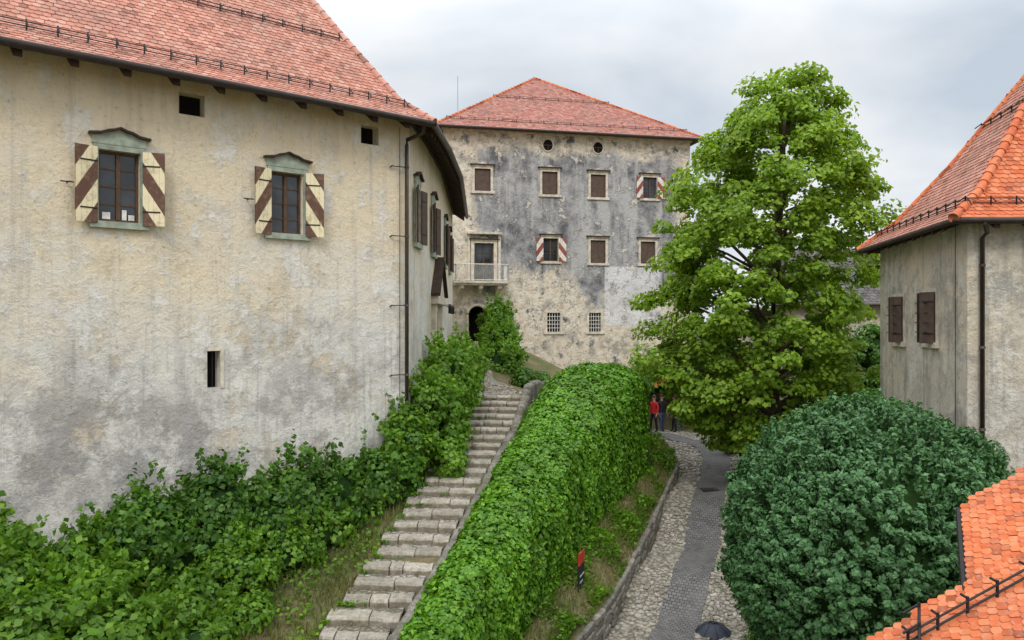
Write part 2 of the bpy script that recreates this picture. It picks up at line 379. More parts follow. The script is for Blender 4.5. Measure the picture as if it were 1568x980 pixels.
# ------------------------------------------------------------ terrain
UP=np.array([(-3.7,15.2,-6.1),(-3.3,16.7,-5.72),(-3.0,18.6,-5.25),(-2.7,20.2,-4.85),(-2.2,22.3,-4.3),(-1.5,25.1,-3.6),(-1.2,27.9,-2.9),
 (-2.3,15.2,-6.15),(-1.4,18.6,-5.3),(-.66,22.3,-4.35),(0,25.1,-3.65),(.4,27.9,-2.92),(-3.2,12,-6.95),(-4.5,8,-7.8),
 (-2.9,22.2,-4.55),(-4.2,21,-4.7),(-5.9,19.6,-4.9),(-8.6,17.2,-5.2),(-11,15.2,-5.5),(-14,12.6,-5.9),(-6,15,-5.9),(-8,12,-6.2),(-5,17.5,-5.55),
 (-2.8,28,-2.7),(-2.8,32,-2.3),(-2.9,37,-1.6),(-2.9,41,-1.15),(-1.5,43,-1.25),(-4,46,-1.25),(-1.6,45,-1.3),(-1.5,37,-1.8),(-1.2,32,-2.6),
 (1,31,-3.0),(2,34,-3.1),(3,45.5,-3.6),(8,47,-3.6),(11,48,-3.6),(4,31,-3.2),(20,46,-3.6),(5,38,-3.5),(30,46,-4)])
LO=np.array([(2.5,16,-8.7),(0.9,12,-9.4),(4,20,-8.0),(5.6,24,-7.28),(7.5,30,-6.15),(8.4,32.5,-5.75),(8.1,35.3,-5.5),(6.8,37.2,-5.37),
 (4.3,16,-8.65),(8,16,-8.4),(12,20,-7.6),(9,24,-7.0),(9.6,29,-5.7),(14,26,-6.5),(15,35,-5.3),(12,38,-5.25),(22,38,-5.2),(10,33,-5.6),
 (-1,18,-8.3),(1,20,-8.1),(3,24,-7.3),(5,29,-6.2),(6,33,-5.7),(6,38,-5.4),(-2,12,-9.4),(3,5,-10),(12,8,-9.5)])
def idw(C,x,y):
    d2=(x[...,None]-C[:,0])**2+(y[...,None]-C[:,1])**2+.02; w=1/d2**1.6; return (w*C[:,2]).sum(-1)/w.sum(-1)
ivyS=np.array([ # Y,Lx,Lz,crest,Rx,base
 (11,-3.3,-7.2,-6.95,-2.7,-9.2),(13,-2.75,-6.6,-6.3,-1.9,-8.6),(15.2,-2.05,-6.0,-5.7,-1.05,-8.0),(17,-1.6,-5.5,-5.15,-.4,-7.6),(19,-1.12,-5.0,-4.6,.35,-7.3),
 (21,-.68,-4.5,-4.0,1.15,-6.85),(23,-.22,-4.0,-3.35,1.95,-6.4),(25,.28,-3.45,-2.6,2.9,-6.1),(27,.75,-3.0,-1.8,3.95,-5.7),(28.5,1.1,-2.8,-1.6,4.7,-5.5),(30,1.9,-2.9,-2.1,4.85,-5.4),(31,3.1,-3.3,-2.8,4.5,-5.3)])
def bx(y):
    ys=np.concatenate([[5],ivyS[:,0],[34,40.4,40.6]]); xs=np.concatenate([[-5],(ivyS[:,1]*.45+ivyS[:,4]*.55),[5.3,5.8,200]])
    return np.interp(y,ys,xs)
def gz(x,y):
    x=np.asarray(x,float); y=np.asarray(y,float)
    z=np.where((x>bx(y)),idw(LO,x,y),idw(UP,x,y))
    far=np.clip(np.maximum(np.maximum(np.abs(x)-35,y-66),-y)/60,0,1); return z*(1-far)+(-14)*far
def gzs(x,y): return float(gz(np.array([x]),np.array([y]))[0])
def lows(x,y): return float(idw(LO,np.array([x]),np.array([y]))[0])
xs=np.concatenate([[-3000,-1200,-500,-200,-100,-60,-40],np.arange(-30,30.01,.25),[40,60,100,200,500,1200,3000]])
ys=np.concatenate([[-2000,-800,-300,-100,-50,-20,-8,0],np.arange(5,60.01,.25),[66,80,110,180,300,700,1500,4000]])
X,Y=np.meshgrid(xs,ys); Z=gz(X,Y); Z=Z+ (np.sin(X*2.3+Y)*.015+np.sin(Y*3.1-X*1.7)*.015)*(np.abs(X)<30)
V=np.stack([X,Y,Z],-1).reshape(-1,3); nx=len(xs); ny=len(ys)
F=[(j*nx+i,j*nx+i+1,(j+1)*nx+i+1,(j+1)*nx+i) for j in range(ny-1) for i in range(nx-1)]
me=bpy.data.meshes.new('ground'); me.from_pydata(V.tolist(),[],F); link('ground',me,[M['ground']],None,True)

# ------------------------------------------------------------ left house
W=[(-15,11.81),(-2.87,22.12),(-2.72,25),(-2.66,29.8),(-3.1,41.5)]
house=empty('castle_house',(-6,22,-4))
rings=ring_roof(house,W,[(-.75,5.40),(.3,6.1),(2.2,8.3),(7,14.1)],M['tile'],M['soffit'],hips=(1,))
FA=Fr(W[0],W[1]); FB=Fr(W[1],W[2]); FC=Fr(W[2],W[3]); FD=Fr(W[3],W[4])
def sx(X): return (X+15)/FA.d.x
w1=sx(-8.53); w2=sx(-5.59); w1b,w1t=2.12,3.66; w2b,w2t=2.14,3.66
hol=[(w1-.42,w1+.42,w1b,w1t),(w2-.41,w2+.41,w2b,w2t)]
ssl=sx(-6.96); zsl=(-1.54,-.72)
hol.append((ssl-.17,ssl+.13,zsl[0]-.05,zsl[1]))
for Xv,w in((-7.4,.46),(-3.85,.42)):
    hol.append((sx(Xv)-w/2-.0,sx(Xv)+w/2+.12,4.70,5.2))
wb=MB(); wall_holes(wb,FA,-3,FA.L,-9,5.8,hol,.32)
sideh=[[(1.28-.35,1.28+.35,2.25,3.85)],[(2.0-.4,2.0+.4,2.25,3.85)],[(2.9-.4,2.9+.4,2.25,3.85),(7.2-.4,7.2+.4,2.25,3.85)]]
for Fx,hh in zip((FB,FC,FD),sideh): wall_holes(wb,Fx,0,Fx.L,-9,5.8,hh,.3)
wb.add([(-3.1,41.5,-9),(-20,45,-9),(-20,45,5.8),(-3.1,41.5,5.8)],[(0,1,2,3)])
wb.obj('walls',[M['plaster']],house)
fr=MB(); gl=MB(); st=MB(); sh=MB(); ir=MB(); dk=MB()
def casement(F,a,b,c,d,dep=.2,mull=1,rows=4,fw=.06,mat=0):
    F.box(fr,a,b,c,c+fw,-dep-.05,-dep+.03,mat);F.box(fr,a,b,d-fw,d,-dep-.05,-dep+.03,mat)
    F.box(fr,a,a+fw,c+fw,d-fw,-dep-.05,-dep+.03,mat);F.box(fr,b-fw,b,c+fw,d-fw,-dep-.05,-dep+.03,mat)
    m=(a+b)/2; F.box(fr,m-.04,m+.04,c+fw,d-fw,-dep-.045,-dep+.045,mat)
    for i in range(1,rows):
        z=c+(d-c)*i/rows; F.box(fr,a+fw,m-.04,z-.014,z+.014,-dep-.02,-dep+.015,mat); F.box(fr,m+.04,b-fw,z-.014,z+.014,-dep-.02,-dep+.015,mat)
    gl.add([F.P(a+fw,c+fw,-dep-.01),F.P(b-fw,c+fw,-dep-.01),F.P(b-fw,d-fw,-dep-.01),F.P(a+fw,d-fw,-dep-.01)],[(0,1,2,3)])
def surround(F,a,b,c,d,t=.14,proud=.05,peak=True,mb=None,mat=0):
    mb=mb or st
    F.box(mb,a-t,a,c,d,-.02,proud,mat);F.box(mb,b,b+t,c,d,-.02,proud,mat)
    F.box(mb,a-t-.08,b+t+.08,c-.14,c,-.02,proud+.05,mat)
    F.box(mb,a-t,b+t,d,d+.12,-.02,proud,mat)
    if peak=='flat':
        F.box(mb,a-t-.02,b+t+.02,d+.12,d+.20,-.02,proud+.04,mat); F.box(mb,a-t-.12,b+t+.12,d+.20,d+.26,-.02,proud+.12,mat+1)
        m=(a+b)/2; mb.add([F.P(m-.32,d+.26,.06),F.P(m+.32,d+.26,.06),F.P(m,d+.40,.06)],[(0,1,2)],mat)
    elif peak:
        F.box(mb,a-t-.03,b+t+.03,d+.12,d+.30,-.02,proud+.01,mat)
        m=(a+b)/2; L=(b-a)/2+t+.1
        prof=[(-L,.29),(-L*.62,.32),(-L*.42,.38),(-L*.2,.41),(0,.46),(L*.2,.41),(L*.42,.38),(L*.62,.32),(L,.29)]
        for i in range(len(prof)-1):
            p,q=prof[i],prof[i+1]
            vs=[]
            for oo in(-.02,proud+.10):
                vs+=[F.P(m+p[0],d+p[1],oo),F.P(m+q[0],d+q[1],oo),F.P(m+q[0],d+q[1]+.05,oo),F.P(m+p[0],d+p[1]+.05,oo)]
            mb.add(vs,[(0,1,2,3),(4,5,6,7),(0,1,5,4),(3,2,6,7),(0,3,7,4),(1,2,6,5)],mat+1)
            vs=[F.P(m+p[0],d+.28,proud+.005),F.P(m+q[0],d+.28,proud+.005),F.P(m+q[0],d+q[1]+.01,proud+.005),F.P(m+p[0],d+p[1]+.01,proud+.005)]
            mb.add(vs,[(0,1,2,3)],mat)
def shutter(mb,F,sh_,sign,w,c,d,ang,mat=0,base=.07):
    an=math.radians(ang); dv=F.d3*sign*math.cos(an)+F.o3*math.sin(an); nv=F.o3*math.cos(an)-F.d3*sign*math.sin(an)
    mb.obb(F.P(sh_,c,base),dv*w,nv*.04,(0,0,d-c),mat,True)
    for f in(.18,.8):
        z=c+(d-c)*f; ir.obb(F.P(sh_,z,base)+nv*.042,dv*w*.8,nv*.008,(0,0,.03))
    return F.P(sh_,c,base)+dv*w
for (s,b,t) in((w1,w1b,w1t),(w2,w2b,w2t)):
    a,bb=s-.42,s+.42
    casement(FA,a,bb,b,t,.14); surround(FA,a,bb,b,t,.10,.05)
    shutter(sh,FA,a-.04,-1,.45,b-.05,t+.03,12); shutter(sh,FA,bb+.04,1,.45,b-.05,t+.03,22)
    room(dk,FA,a,bb,b,t,.6)
    ir.tube([FA.P(a-.75,b+.75,.18),FA.P(a-.5,b+.75,.18)],.015,5)
    ir.tube([FA.P(a-.6,b+.75,0),FA.P(a-.6,b+.75,.2)],.012,5)
a=w1-.42
for x0,wd,hg in((a+.10,.16,.15),(a+.50,.09,.22),(a+.63,.12,.12)): FA.box(fr,x0,x0+wd,w1b+.065,w1b+.065+hg,-.13,-.10,1)
F_=FA; F_.box(dk,ssl-.2,ssl+.2,-1.8,-.6,-.45,-.40)
F_.box(st,ssl+.13,ssl+.22,-1.6,-.66,-.02,.02,2); F_.box(st,ssl-.17,ssl+.13,-.72,-.66,-.02,.03,2)
ir.tube([FA.P(ssl-.02,-1.58,-.1),FA.P(ssl-.02,-.72,-.1)],.012,5)
for Xv in(-7.4,-3.85): FA.box(dk,sx(Xv)-.5,sx(Xv)+.6,4.5,5.4,-.5,-.4)
for Fx,hh in zip((FB,FC,FD),sideh):
    for a,b,c,d in hh:
        casement(Fx,a,b,c,d,.15); surround(Fx,a,b,c,d,.12,.05); room(dk,Fx,a,b,c,d,.5)
        shutter(sh,Fx,a-.04,-1,.4,c,d,14,1); shutter(sh,Fx,b+.04,1,.4,c,d,14,1)
pm=2.9
FC.box(st,pm-1.15,pm-.8,-3,.55,0,.16,2);FC.box(st,pm+.8,pm+1.15,-3,.55,0,.16,2)
FC.box(st,pm-1.3,pm+1.3,.55,.80,0,.24,2)
vs=[]
for oo in(0,.2): vs+=[FC.P(pm-1.25,.8,oo),FC.P(pm+1.25,.8,oo),FC.P(pm,2.0,oo)]
st.add(vs,[(3,4,5),(0,1,4,3),(1,2,5,4),(0,2,5,3)],2)
for sg in(-1,1):
    a=FC.P(pm+sg*1.4,.8,0); b=FC.P(pm,2.1,0)
    st.add([a,a+FC.o3*.32,b+FC.o3*.32,b,a+Vector((0,0,.1)),a+FC.o3*.32+Vector((0,0,.1)),b+FC.o3*.32+Vector((0,0,.1)),b+Vector((0,0,.1))],[(0,1,2,3),(4,5,6,7),(1,2,6,5),(0,1,5,4)],1)
FC.box(dk,pm-.6,pm+.6,-3,.3,0,.03)
for Fx,s in((FD,1.2),(FD,3.8)):
    ir.tube([Fx.P(s,.55,0),Fx.P(s,.6,.3)],.015,5); ir.box(Fx.P(s,0,.3).x-.07,Fx.P(s,0,.3).x+.07,Fx.P(s,0,.3).y-.07,Fx.P(s,0,.3).y+.07,.25,.5)
    ir.tube([Fx.P(s,.5,.3),Fx.P(s,.62,.3)],[.12,.02],6)
fr.obj('window_frames',[M['frame'],M['white']],house); gl.obj('window_glass',[M['glass']],house)
st.obj('window_surrounds',[M['green'],M['wood'],M['beige']],house); sh.obj('shutters',[M['shut'],M['brown']],house)
dk.obj('window_recesses',[M['dark']],house)
ra=MB()
for Fx,step,e0 in((FA,1.0,.5),(FB,.55,.3),(FC,.55,.2),(FD,.6,.2)):
    s=e0
    while s<Fx.L-.1:
        p=Fx.P(s,5.60,0); ra.obb(p-Fx.d3*.08-Vector((0,0,.06)),Fx.d3*.16,Fx.o3*.62-Vector((0,0,.40)),(0,0,.20)); s+=step
for Fx in(FA,FB,FC,FD): Fx.box(ra,-.0 if Fx is not FA else -3,Fx.L,5.48,5.62,.0,.10)
ra.obj('rafter_ends',[M['wood']],house,bevel=.01)
gu=MB(); gu.tube([p+Vector((0,0,-.05)) for p in [rings[0][0],rings[0][1]]],.09,10)
gu.tube([rings[0][i]+Vector((0,0,-.05)) for i in(1,2,3,4)],.09,10)
pp=FA.P(FA.L-.15,0,.14)
gu.tube([rings[0][1]+Vector((-.25,-.05,-.06)),rings[0][1]+Vector((-.3,0,-.3)),Vector((pp.x,pp.y,4.95)),Vector((pp.x,pp.y,4.8)),Vector((pp.x,pp.y,-4.75))],.055,10)
for z in(4.2,2.3,.4,-1.5,-3.4):
    gu.tube([Vector((pp.x,pp.y,z)),FA.P(FA.L-.6,z,.06)],.014,5); gu.tube([Vector((pp.x,pp.y,z-.03)),Vector((pp.x,pp.y,z+.03))],.066,10)
    gu.tube([FA.P(FA.L-.6,z-.03,.0),FA.P(FA.L-.6,z,.12)],.02,5)
wp=FA.P(FA.L-.32,0,.05); gu.tube([(wp.x,wp.y,5.3),(wp.x,wp.y,-4.6)],.008,4)
gu.obj('gutter_and_downpipe',[M['metal']],house,True)
sg=MB()
r_a=[[Vector((p.x,p.y,z)) for p in offs(W,t)] for t,z in((-.15,5.85),(1.9,8.0))]
for r in r_a: snow_guard(sg,r[0],r[1]-(r[1]-r[0]).normalized()*.3,(FA.o3.x*.7,FA.o3.y*.7,-.7))
sg.obj('snow_guards',[M['iron']],house); ir.obj('iron_fittings',[M['iron']],house)

# ------------------------------------------------------------ far building
pal=empty('castle_palace_building',(3,50,-3.6))
A=(-4.0,45.8); Bp=(11.0,49.2); FF=Fr(A,Bp)
wb=MB(); fr=MB(); gl=MB(); st=MB(); sh=MB(); ir=MB(); dk=MB()
ws=[(2.35,7.5,8.8,0,.95),(6.4,7.43,8.79,0,.95),(9.41,7.36,8.74,0,.95),(12.72,7.41,8.7,1,.9),(6.45,3.48,4.84,1,.9),(9.4,3.42,4.79,0,.95),(12.6,3.43,4.78,0,.95)]
grl=[(6.64,-.70,.43,.8),(9.21,-.70,.43,.75)]
dor=[(1.85,3.0,2.25,4.47)]
arch=(1.5,2.56,-1.25,.3)
hol=[(s-w/2,s+w/2,b,t) for s,b,t,k,w in ws]+[(s-w/2,s+w/2,b,t) for s,b,t,w in grl]+dor+[(arch[0],arch[1],arch[2],.82)]
wall_holes(wb,FF,0,FF.L,-9,11.3,hol,.28)
am=(arch[0]+arch[1])/2; ar=(arch[1]-arch[0])/2; zc=.82-ar
for sg_ in(-1,1):
    for i in range(8):
        t0=math.pi/2*i/8; t1=math.pi/2*(i+1)/8
        wb.add([FF.P(am+sg_*ar*math.cos(t0),zc+ar*math.sin(t0),-.003),FF.P(am+sg_*ar*math.cos(t1),zc+ar*math.sin(t1),-.003),FF.P(am+sg_*ar*math.cos(t1),.82,-.003),FF.P(am+sg_*ar*math.cos(t0),.82,-.003)],[(0,1,2,3)])
    pts=[FF.P(am+sg_*(ar+.06)*math.cos(math.pi/2*i/8),zc+(ar+.06)*math.sin(math.pi/2*i/8),.03) for i in range(9)]
    st.tube([FF.P(am+sg_*(ar+.06),-1.25,.03)]+pts,.09,6)
FF.box(dk,arch[0]-.2,arch[1]+.2,-1.6,1,-1.2,-1.1)
Fr2=Fr(Bp,(8.4,60.5)); wall_holes(wb,Fr2,0,Fr2.L,-9,11.3,[],.2)
Fr3=Fr((-6.6,57.2),A); wall_holes(wb,Fr3,0,Fr3.L,-9,11.3,[],.2)
wb.add([(8.4,60.5,-9),(-6.6,57.2,-9),(-6.6,57.2,11.3),(8.4,60.5,11.3)],[(0,1,2,3)])
wb.obj('walls',[M['far']],pal)
for s,b,t,k,w in ws:
    a,c=s-w/2,s+w/2
    casement(FF,a,c,b,t,.12,rows=3); surround(FF,a,c,b,t,.14,.04,'flat'); room(dk,FF,a,c,b,t,.4)
    if k: shutter(sh,FF,a-.03,-1,.45,b,t,12); shutter(sh,FF,c+.03,1,.45,b,t,12)
    elif s>3:
        FF.box(sh,a+.06,s-.03,b+.06,t-.06,-.1,-.07,1); FF.box(sh,s+.03,c-.06,b+.06,t-.06,-.1,-.07,1)
    else: FF.box(sh,a+.06,c-.06,b+.06,t-.06,-.1,-.07,1)
for s,b,t,w in grl:
    a,c=s-w/2,s+w/2; room(dk,FF,a,c,b,t,.3); surround(FF,a,c,b,t,.14,.03,False)
    for i in range(1,5): ir.tube([FF.P(a+w*i/5,b,-.04),FF.P(a+w*i/5,t,-.04)],.018,5)
    for i in range(1,5): ir.tube([FF.P(a,b+(t-b)*i/5,-.04),FF.P(c,b+(t-b)*i/5,-.04)],.018,5)
for s in(6.28,9.4):
    n=20; vs=[FF.P(s+.30*math.cos(2*math.pi*i/n),10.35+.34*math.sin(2*math.pi*i/n),.02) for i in range(n)]; dk.add(vs,[tuple(range(n))])
    st.tube([FF.P(s+.33*math.cos(2*math.pi*i/n),10.35+.37*math.sin(2*math.pi*i/n),.02) for i in range(n+1)],.04,6,mat=0)
    FF.box(fr,s-.3,s+.3,10.335,10.365,.03,.05); FF.box(fr,s-.015,s+.015,10.03,10.335,.03,.05)
a,c,b,t=dor[0]
casement(FF,a,c,b,t,.15,rows=4); surround(FF,a,c,b,t,.2,.08,'flat'); room(dk,FF,a,c,b,t,.4)
FF.box(st,a-.45,c+.45,t+.5,t+.62,0,.34,0)
FF.box(st,a-.40,a-.26,b,t+.5,0,.14,0);FF.box(st,c+.26,c+.40,b,t+.5,0,.14,0)
bal=MB(); FF.box(bal,.55,3.7,2.08,2.2,0,1.05); FF.box(bal,.6,3.65,1.98,2.08,0,.95)
for s in(1.0,2.1,3.2):
    vs=[]
    for ds in(-.12,.12): vs+=[FF.P(s+ds,1.98,0),FF.P(s+ds,1.98,.9),FF.P(s+ds,1.8,.85),FF.P(s+ds,1.55,.35),FF.P(s+ds,1.35,0)]
    bal.add(vs,[(0,1,2,3,4),(5,6,7,8,9),(1,2,7,6),(2,3,8,7),(3,4,9,8)])
bal.obj('balcony_slab',[M['beige']],pal,bevel=.015)
rl=MB()
def rail_line(p,q,n):
    for z in(2.28,3.18): rl.tube([Vector((p.x,p.y,z)),Vector((q.x,q.y,z))],.028,6)
    for i in range(n+1):
        r=p+(q-p)*i/n; rl.tube([Vector((r.x,r.y,2.2)),Vector((r.x,r.y,3.18))],.017,5)
rail_line(FF.P(.62,0,1.0),FF.P(3.63,0,1.0),26); rail_line(FF.P(.62,0,.03),FF.P(.62,0,1.0),8); rail_line(FF.P(3.63,0,.03),FF.P(3.63,0,1.0),8)
rl.obj('balcony_railing',[M['white']],pal)
FF.box(st,-.05,FF.L+.05,10.95,11.12,0,.18,2); 
fr.obj('window_frames',[M['frame'],M['white']],pal); gl.obj('window_glass',[M['glass']],pal)
st.obj('window_surrounds',[M['beige'],M['wood'],M['beige']],pal); sh.obj('shutters',[M['shutr'],M['brown']],pal); dk.obj('window_recesses',[M['dark']],pal)
ir.obj('window_grilles',[M['white']],pal)
C_=[Vector((-4.35,45.1,11.1)),Vector((11.75,48.75,11.1)),Vector((9.1,61.2,11.1)),Vector((-7.1,57.8,11.1))]; ap=Vector((1.5,52,15.75))
tb=MB(); un=MB(); so=MB(); rb=MB()
for i in range(4):
    tr=[C_[i],C_[(i+1)%4],ap]
    if i!=2: tile_poly(tb,tr,.2,.17)
    un.add([p-Vector((0,0,.01)) for p in tr],[(0,1,2)]); ridge_tiles(rb,C_[i],ap,.10)
so.add([p-Vector((0,0,.06)) for p in C_],[(0,1,2,3)])
tb.obj('roof_tiles',[M['tilefar']],pal); un.obj('roof_underlay',[M['tilefar']],pal); so.obj('roof_soffit',[M['wood']],pal); rb.obj('hip_tiles',[M['tileor']],pal,True)
sg=MB()
for f in(.1,.55):
    p=C_[0].lerp(ap,f); q=C_[1].lerp(ap,f); snow_guard(sg,p,q,(.15,-.7,-.4),.8)
sg.obj('snow_guards',[M['iron']],pal)
gu=MB(); gu.tube([C_[0]-Vector((0,0,.05)),C_[1]-Vector((0,0,.05))],.08,8); 
gu.tube([FF.P(-.02,z,.1) for z in(10.9,5,-1)],.05,8)
gu.tube([Vector((-3.2,47,12)),Vector((-3.2,47,14.4))],.011,5)
gu.obj('gutter_and_rod',[M['metal']],pal)

# ------------------------------------------------------------ right building
rbld=empty('castle_tower_house',(14,21,-6))
RP=[(24,25.2),(11.28,24.4),(10.08,17.6),(24,17.6)]
rr=ring_roof(rbld,RP,[(-.5,2.18),(.4,2.9),(1.6,4.4),(3.38,7.0)],M['tileor'],M['soffit'],hips=(1,2),emats=((1,),M['tilesheen']))
G1=Fr(RP[1],RP[2]); G2=Fr(RP[2],RP[3]); G0=Fr(RP[0],RP[1])
wb=MB(); fr=MB(); gl=MB(); st=MB(); sh=MB(); ir=MB(); dk=MB()
rh=[(1.93-.42,1.93+.42,-.6,.62),(4.47-.45,4.47+.45,-.55,.66)]
wall_holes(wb,G1,0,G1.L,-9.5,2.55,rh,.25); wall_holes(wb,G2,0,G2.L,-9.5,2.55,[],.2); wall_holes(wb,G0,0,G0.L,-9.5,2.55,[],.2)
G1.box(wb,G1.L-.5,G1.L+.02,-9.5,2.5,0,.04); G2.box(wb,-.04,.3,-9.5,2.5,0,.035)
wb.obj('walls',[M['right']],rbld)
for a,b,c,d in rh:
    casement(G1,a,b,c,d,.12,rows=3); surround(G1,a,b,c,d,.09,.04,False); room(dk,G1,a,b,c,d,.4)
    shutter(sh,G1,a-.02,-1,.12,c-.03,d+.03,70,1,.05); shutter(sh,G1,b+.02,-1,.42,c-.03,d+.03,30,1,.05)
    for i in range(1,4): ir.tube([G1.P(a+(b-a)*i/4,c,.22),G1.P(a+(b-a)*i/4,d,.22)],.012,5)
    for i in range(1,5): ir.tube([G1.P(a,c+(d-c)*i/5,.22),G1.P(b,c+(d-c)*i/5,.22)],.012,5)
fr.obj('window_frames',[M['frame']],rbld); gl.obj('window_glass',[M['glass']],rbld); st.obj('window_surrounds',[M['beige'],M['wood']],rbld)
sh.obj('shutters',[M['brown'],M['brown']],rbld); dk.obj('window_recesses',[M['dark']],rbld); ir.obj('window_grilles',[M['iron']],rbld)
gu=MB(); gu.tube([rr[0][1]-Vector((0,0,.04)),rr[0][2]-Vector((0,0,.04)),rr[0][3]-Vector((0,0,.04))],.08,8)
px_=10.32; gu.tube([(px_-.2,17.05,2.08),(px_,17.3,1.9),(px_,17.48,1.8),(px_,17.48,-8)],.05,8)
for z in(1.2,-.6,-2.4): gu.tube([(px_,17.48,z-.03),(px_,17.48,z+.03)],.065,8)
q=G1.P(G1.L-.62,0,.05); gu.tube([(q.x,q.y,2.3),(q.x,q.y,-7)],.009,4)
gu.tube([(14,21.2,6.9),(14,21.2,8.0)],.012,5)
gu.obj('gutter_and_downpipe',[M['metal']],rbld,True)
ra=MB()
for Fx in(G1,G2):
    s=.3
    while s<Fx.L: ra.obb(Fx.P(s,2.30,0)-Vector((0,0,.03)),Fx.d3*.13,Fx.o3*.45-Vector((0,0,.30)),(0,0,.17)); s+=.7
    Fx.box(ra,0,Fx.L,2.15,2.32,0,.10)
ra.obj('rafter_ends',[M['wood']],rbld)
sg=MB(); 
r_a=[[Vector((p.x,p.y,z)) for p in offs(RP,t)] for t,z in((-.1,2.52),(2.2,5.3))]
snow_guard(sg,r_a[0][1],r_a[0][2],(-.7,0,-.5)); snow_guard(sg,r_a[0][2],r_a[0][3],(0,-.7,-.5)); snow_guard(sg,r_a[1][1],r_a[1][2],(-.7,0,-.5))
sg.obj('snow_guards',[M['iron']],rbld)

# ------------------------------------------------------------ near low roof, bottom right
nr=empty('lower_tiled_roof_building',(8,9,-4))
def pl(x,y): return -7.31+.55*x+.15*y
pts=[(3.1,7.2),(4.10,9.16),(5.22,9.10),(5.95,10.52),(6.75,10.6),(11,10.7),(11,5),(2.6,5.0)]
v3=[Vector((x,y,pl(x,y))) for x,y in pts]
def P3(x,y): return Vector((x,y,pl(x,y)))
tb=MB()
tile_poly(tb,[P3(5.22,9.10),P3(5.95,10.52),P3(11,10.7),P3(11,9.10)],.105,.10,0,0,.7)
tile_poly(tb,[P3(3.1,7.0),P3(4.10,9.16),P3(11,9.12),P3(11,7.0)],.105,.10,0,0,.7)
tb.obj('roof_tiles',[M['tileor']],nr)
un=MB(); un.add([p-Vector((0,0,.02)) for p in v3],[tuple(range(8))]); un.add([p-Vector((0,0,.14)) for p in v3],[tuple(range(8))],1)
for i in range(8):
    a,b=v3[i],v3[(i+1)%8]; un.add([a-Vector((0,0,.02)),b-Vector((0,0,.02)),b-Vector((0,0,.14)),a-Vector((0,0,.14))],[(0,1,2,3)],1)
un.obj('roof_deck',[M['tileor'],M['wood']],nr)
wl=MB(); wl.box(6.4,11,5.4,10.2,-10,-3.9); wl.obj('walls',[M['right']],nr)
sg=MB(); snow_guard(sg,P3(3.05,6.3)+Vector((.2,0,.1)),P3(4.6,9.0)+Vector((0,0,.03)),(-.7,0,-.4),.3)
snow_guard(sg,P3(4.35,8.75),P3(8.6,8.75),(0,.5,0),.35)
for i in(0,2): a,b=v3[i],v3[i+1]; sg.tube([a+Vector((-.04,0,-.05)),b+Vector((-.04,0,-.05))],.05,8)
sg.obj('snow_guards_and_gutter',[M['iron']],nr)

# ------------------------------------------------------------ grey roofed house + curtain wall behind tree
gh=empty('grey_roofed_house',(17,39,-5))
H1=Fr((13.0,39.5),(26,38.0)); wb=MB(); wall_holes(wb,H1,0,H1.L,-9,.8,[],.2); wb.obj('walls',[M['right']],gh)
tb=MB(); e0=H1.P(-.4,.75,.5); e1=H1.P(H1.L,.75,.5); t1=H1.P(H1.L,3.7,-3.0); t0=H1.P(-.4,3.7,-3.0)
tile_poly(tb,[e0,e1,t1,t0],.24,.22); tb.add([p-Vector((0,0,.02)) for p in(e0,e1,t1,t0)],[(0,1,2,3)]); tb.obj('roof_shingles',[M['greytile']],gh)
ed=MB(); ed.tube([e0,e1],.07,8); ed.obj('gutter',[M['metal']],gh)
K=Fr((10.8,47),(26,44)); cw=MB(); K.box(cw,0,K.L,-8,-.2,-.6,0); cw.obj('castle_wall',[M['right']],None)

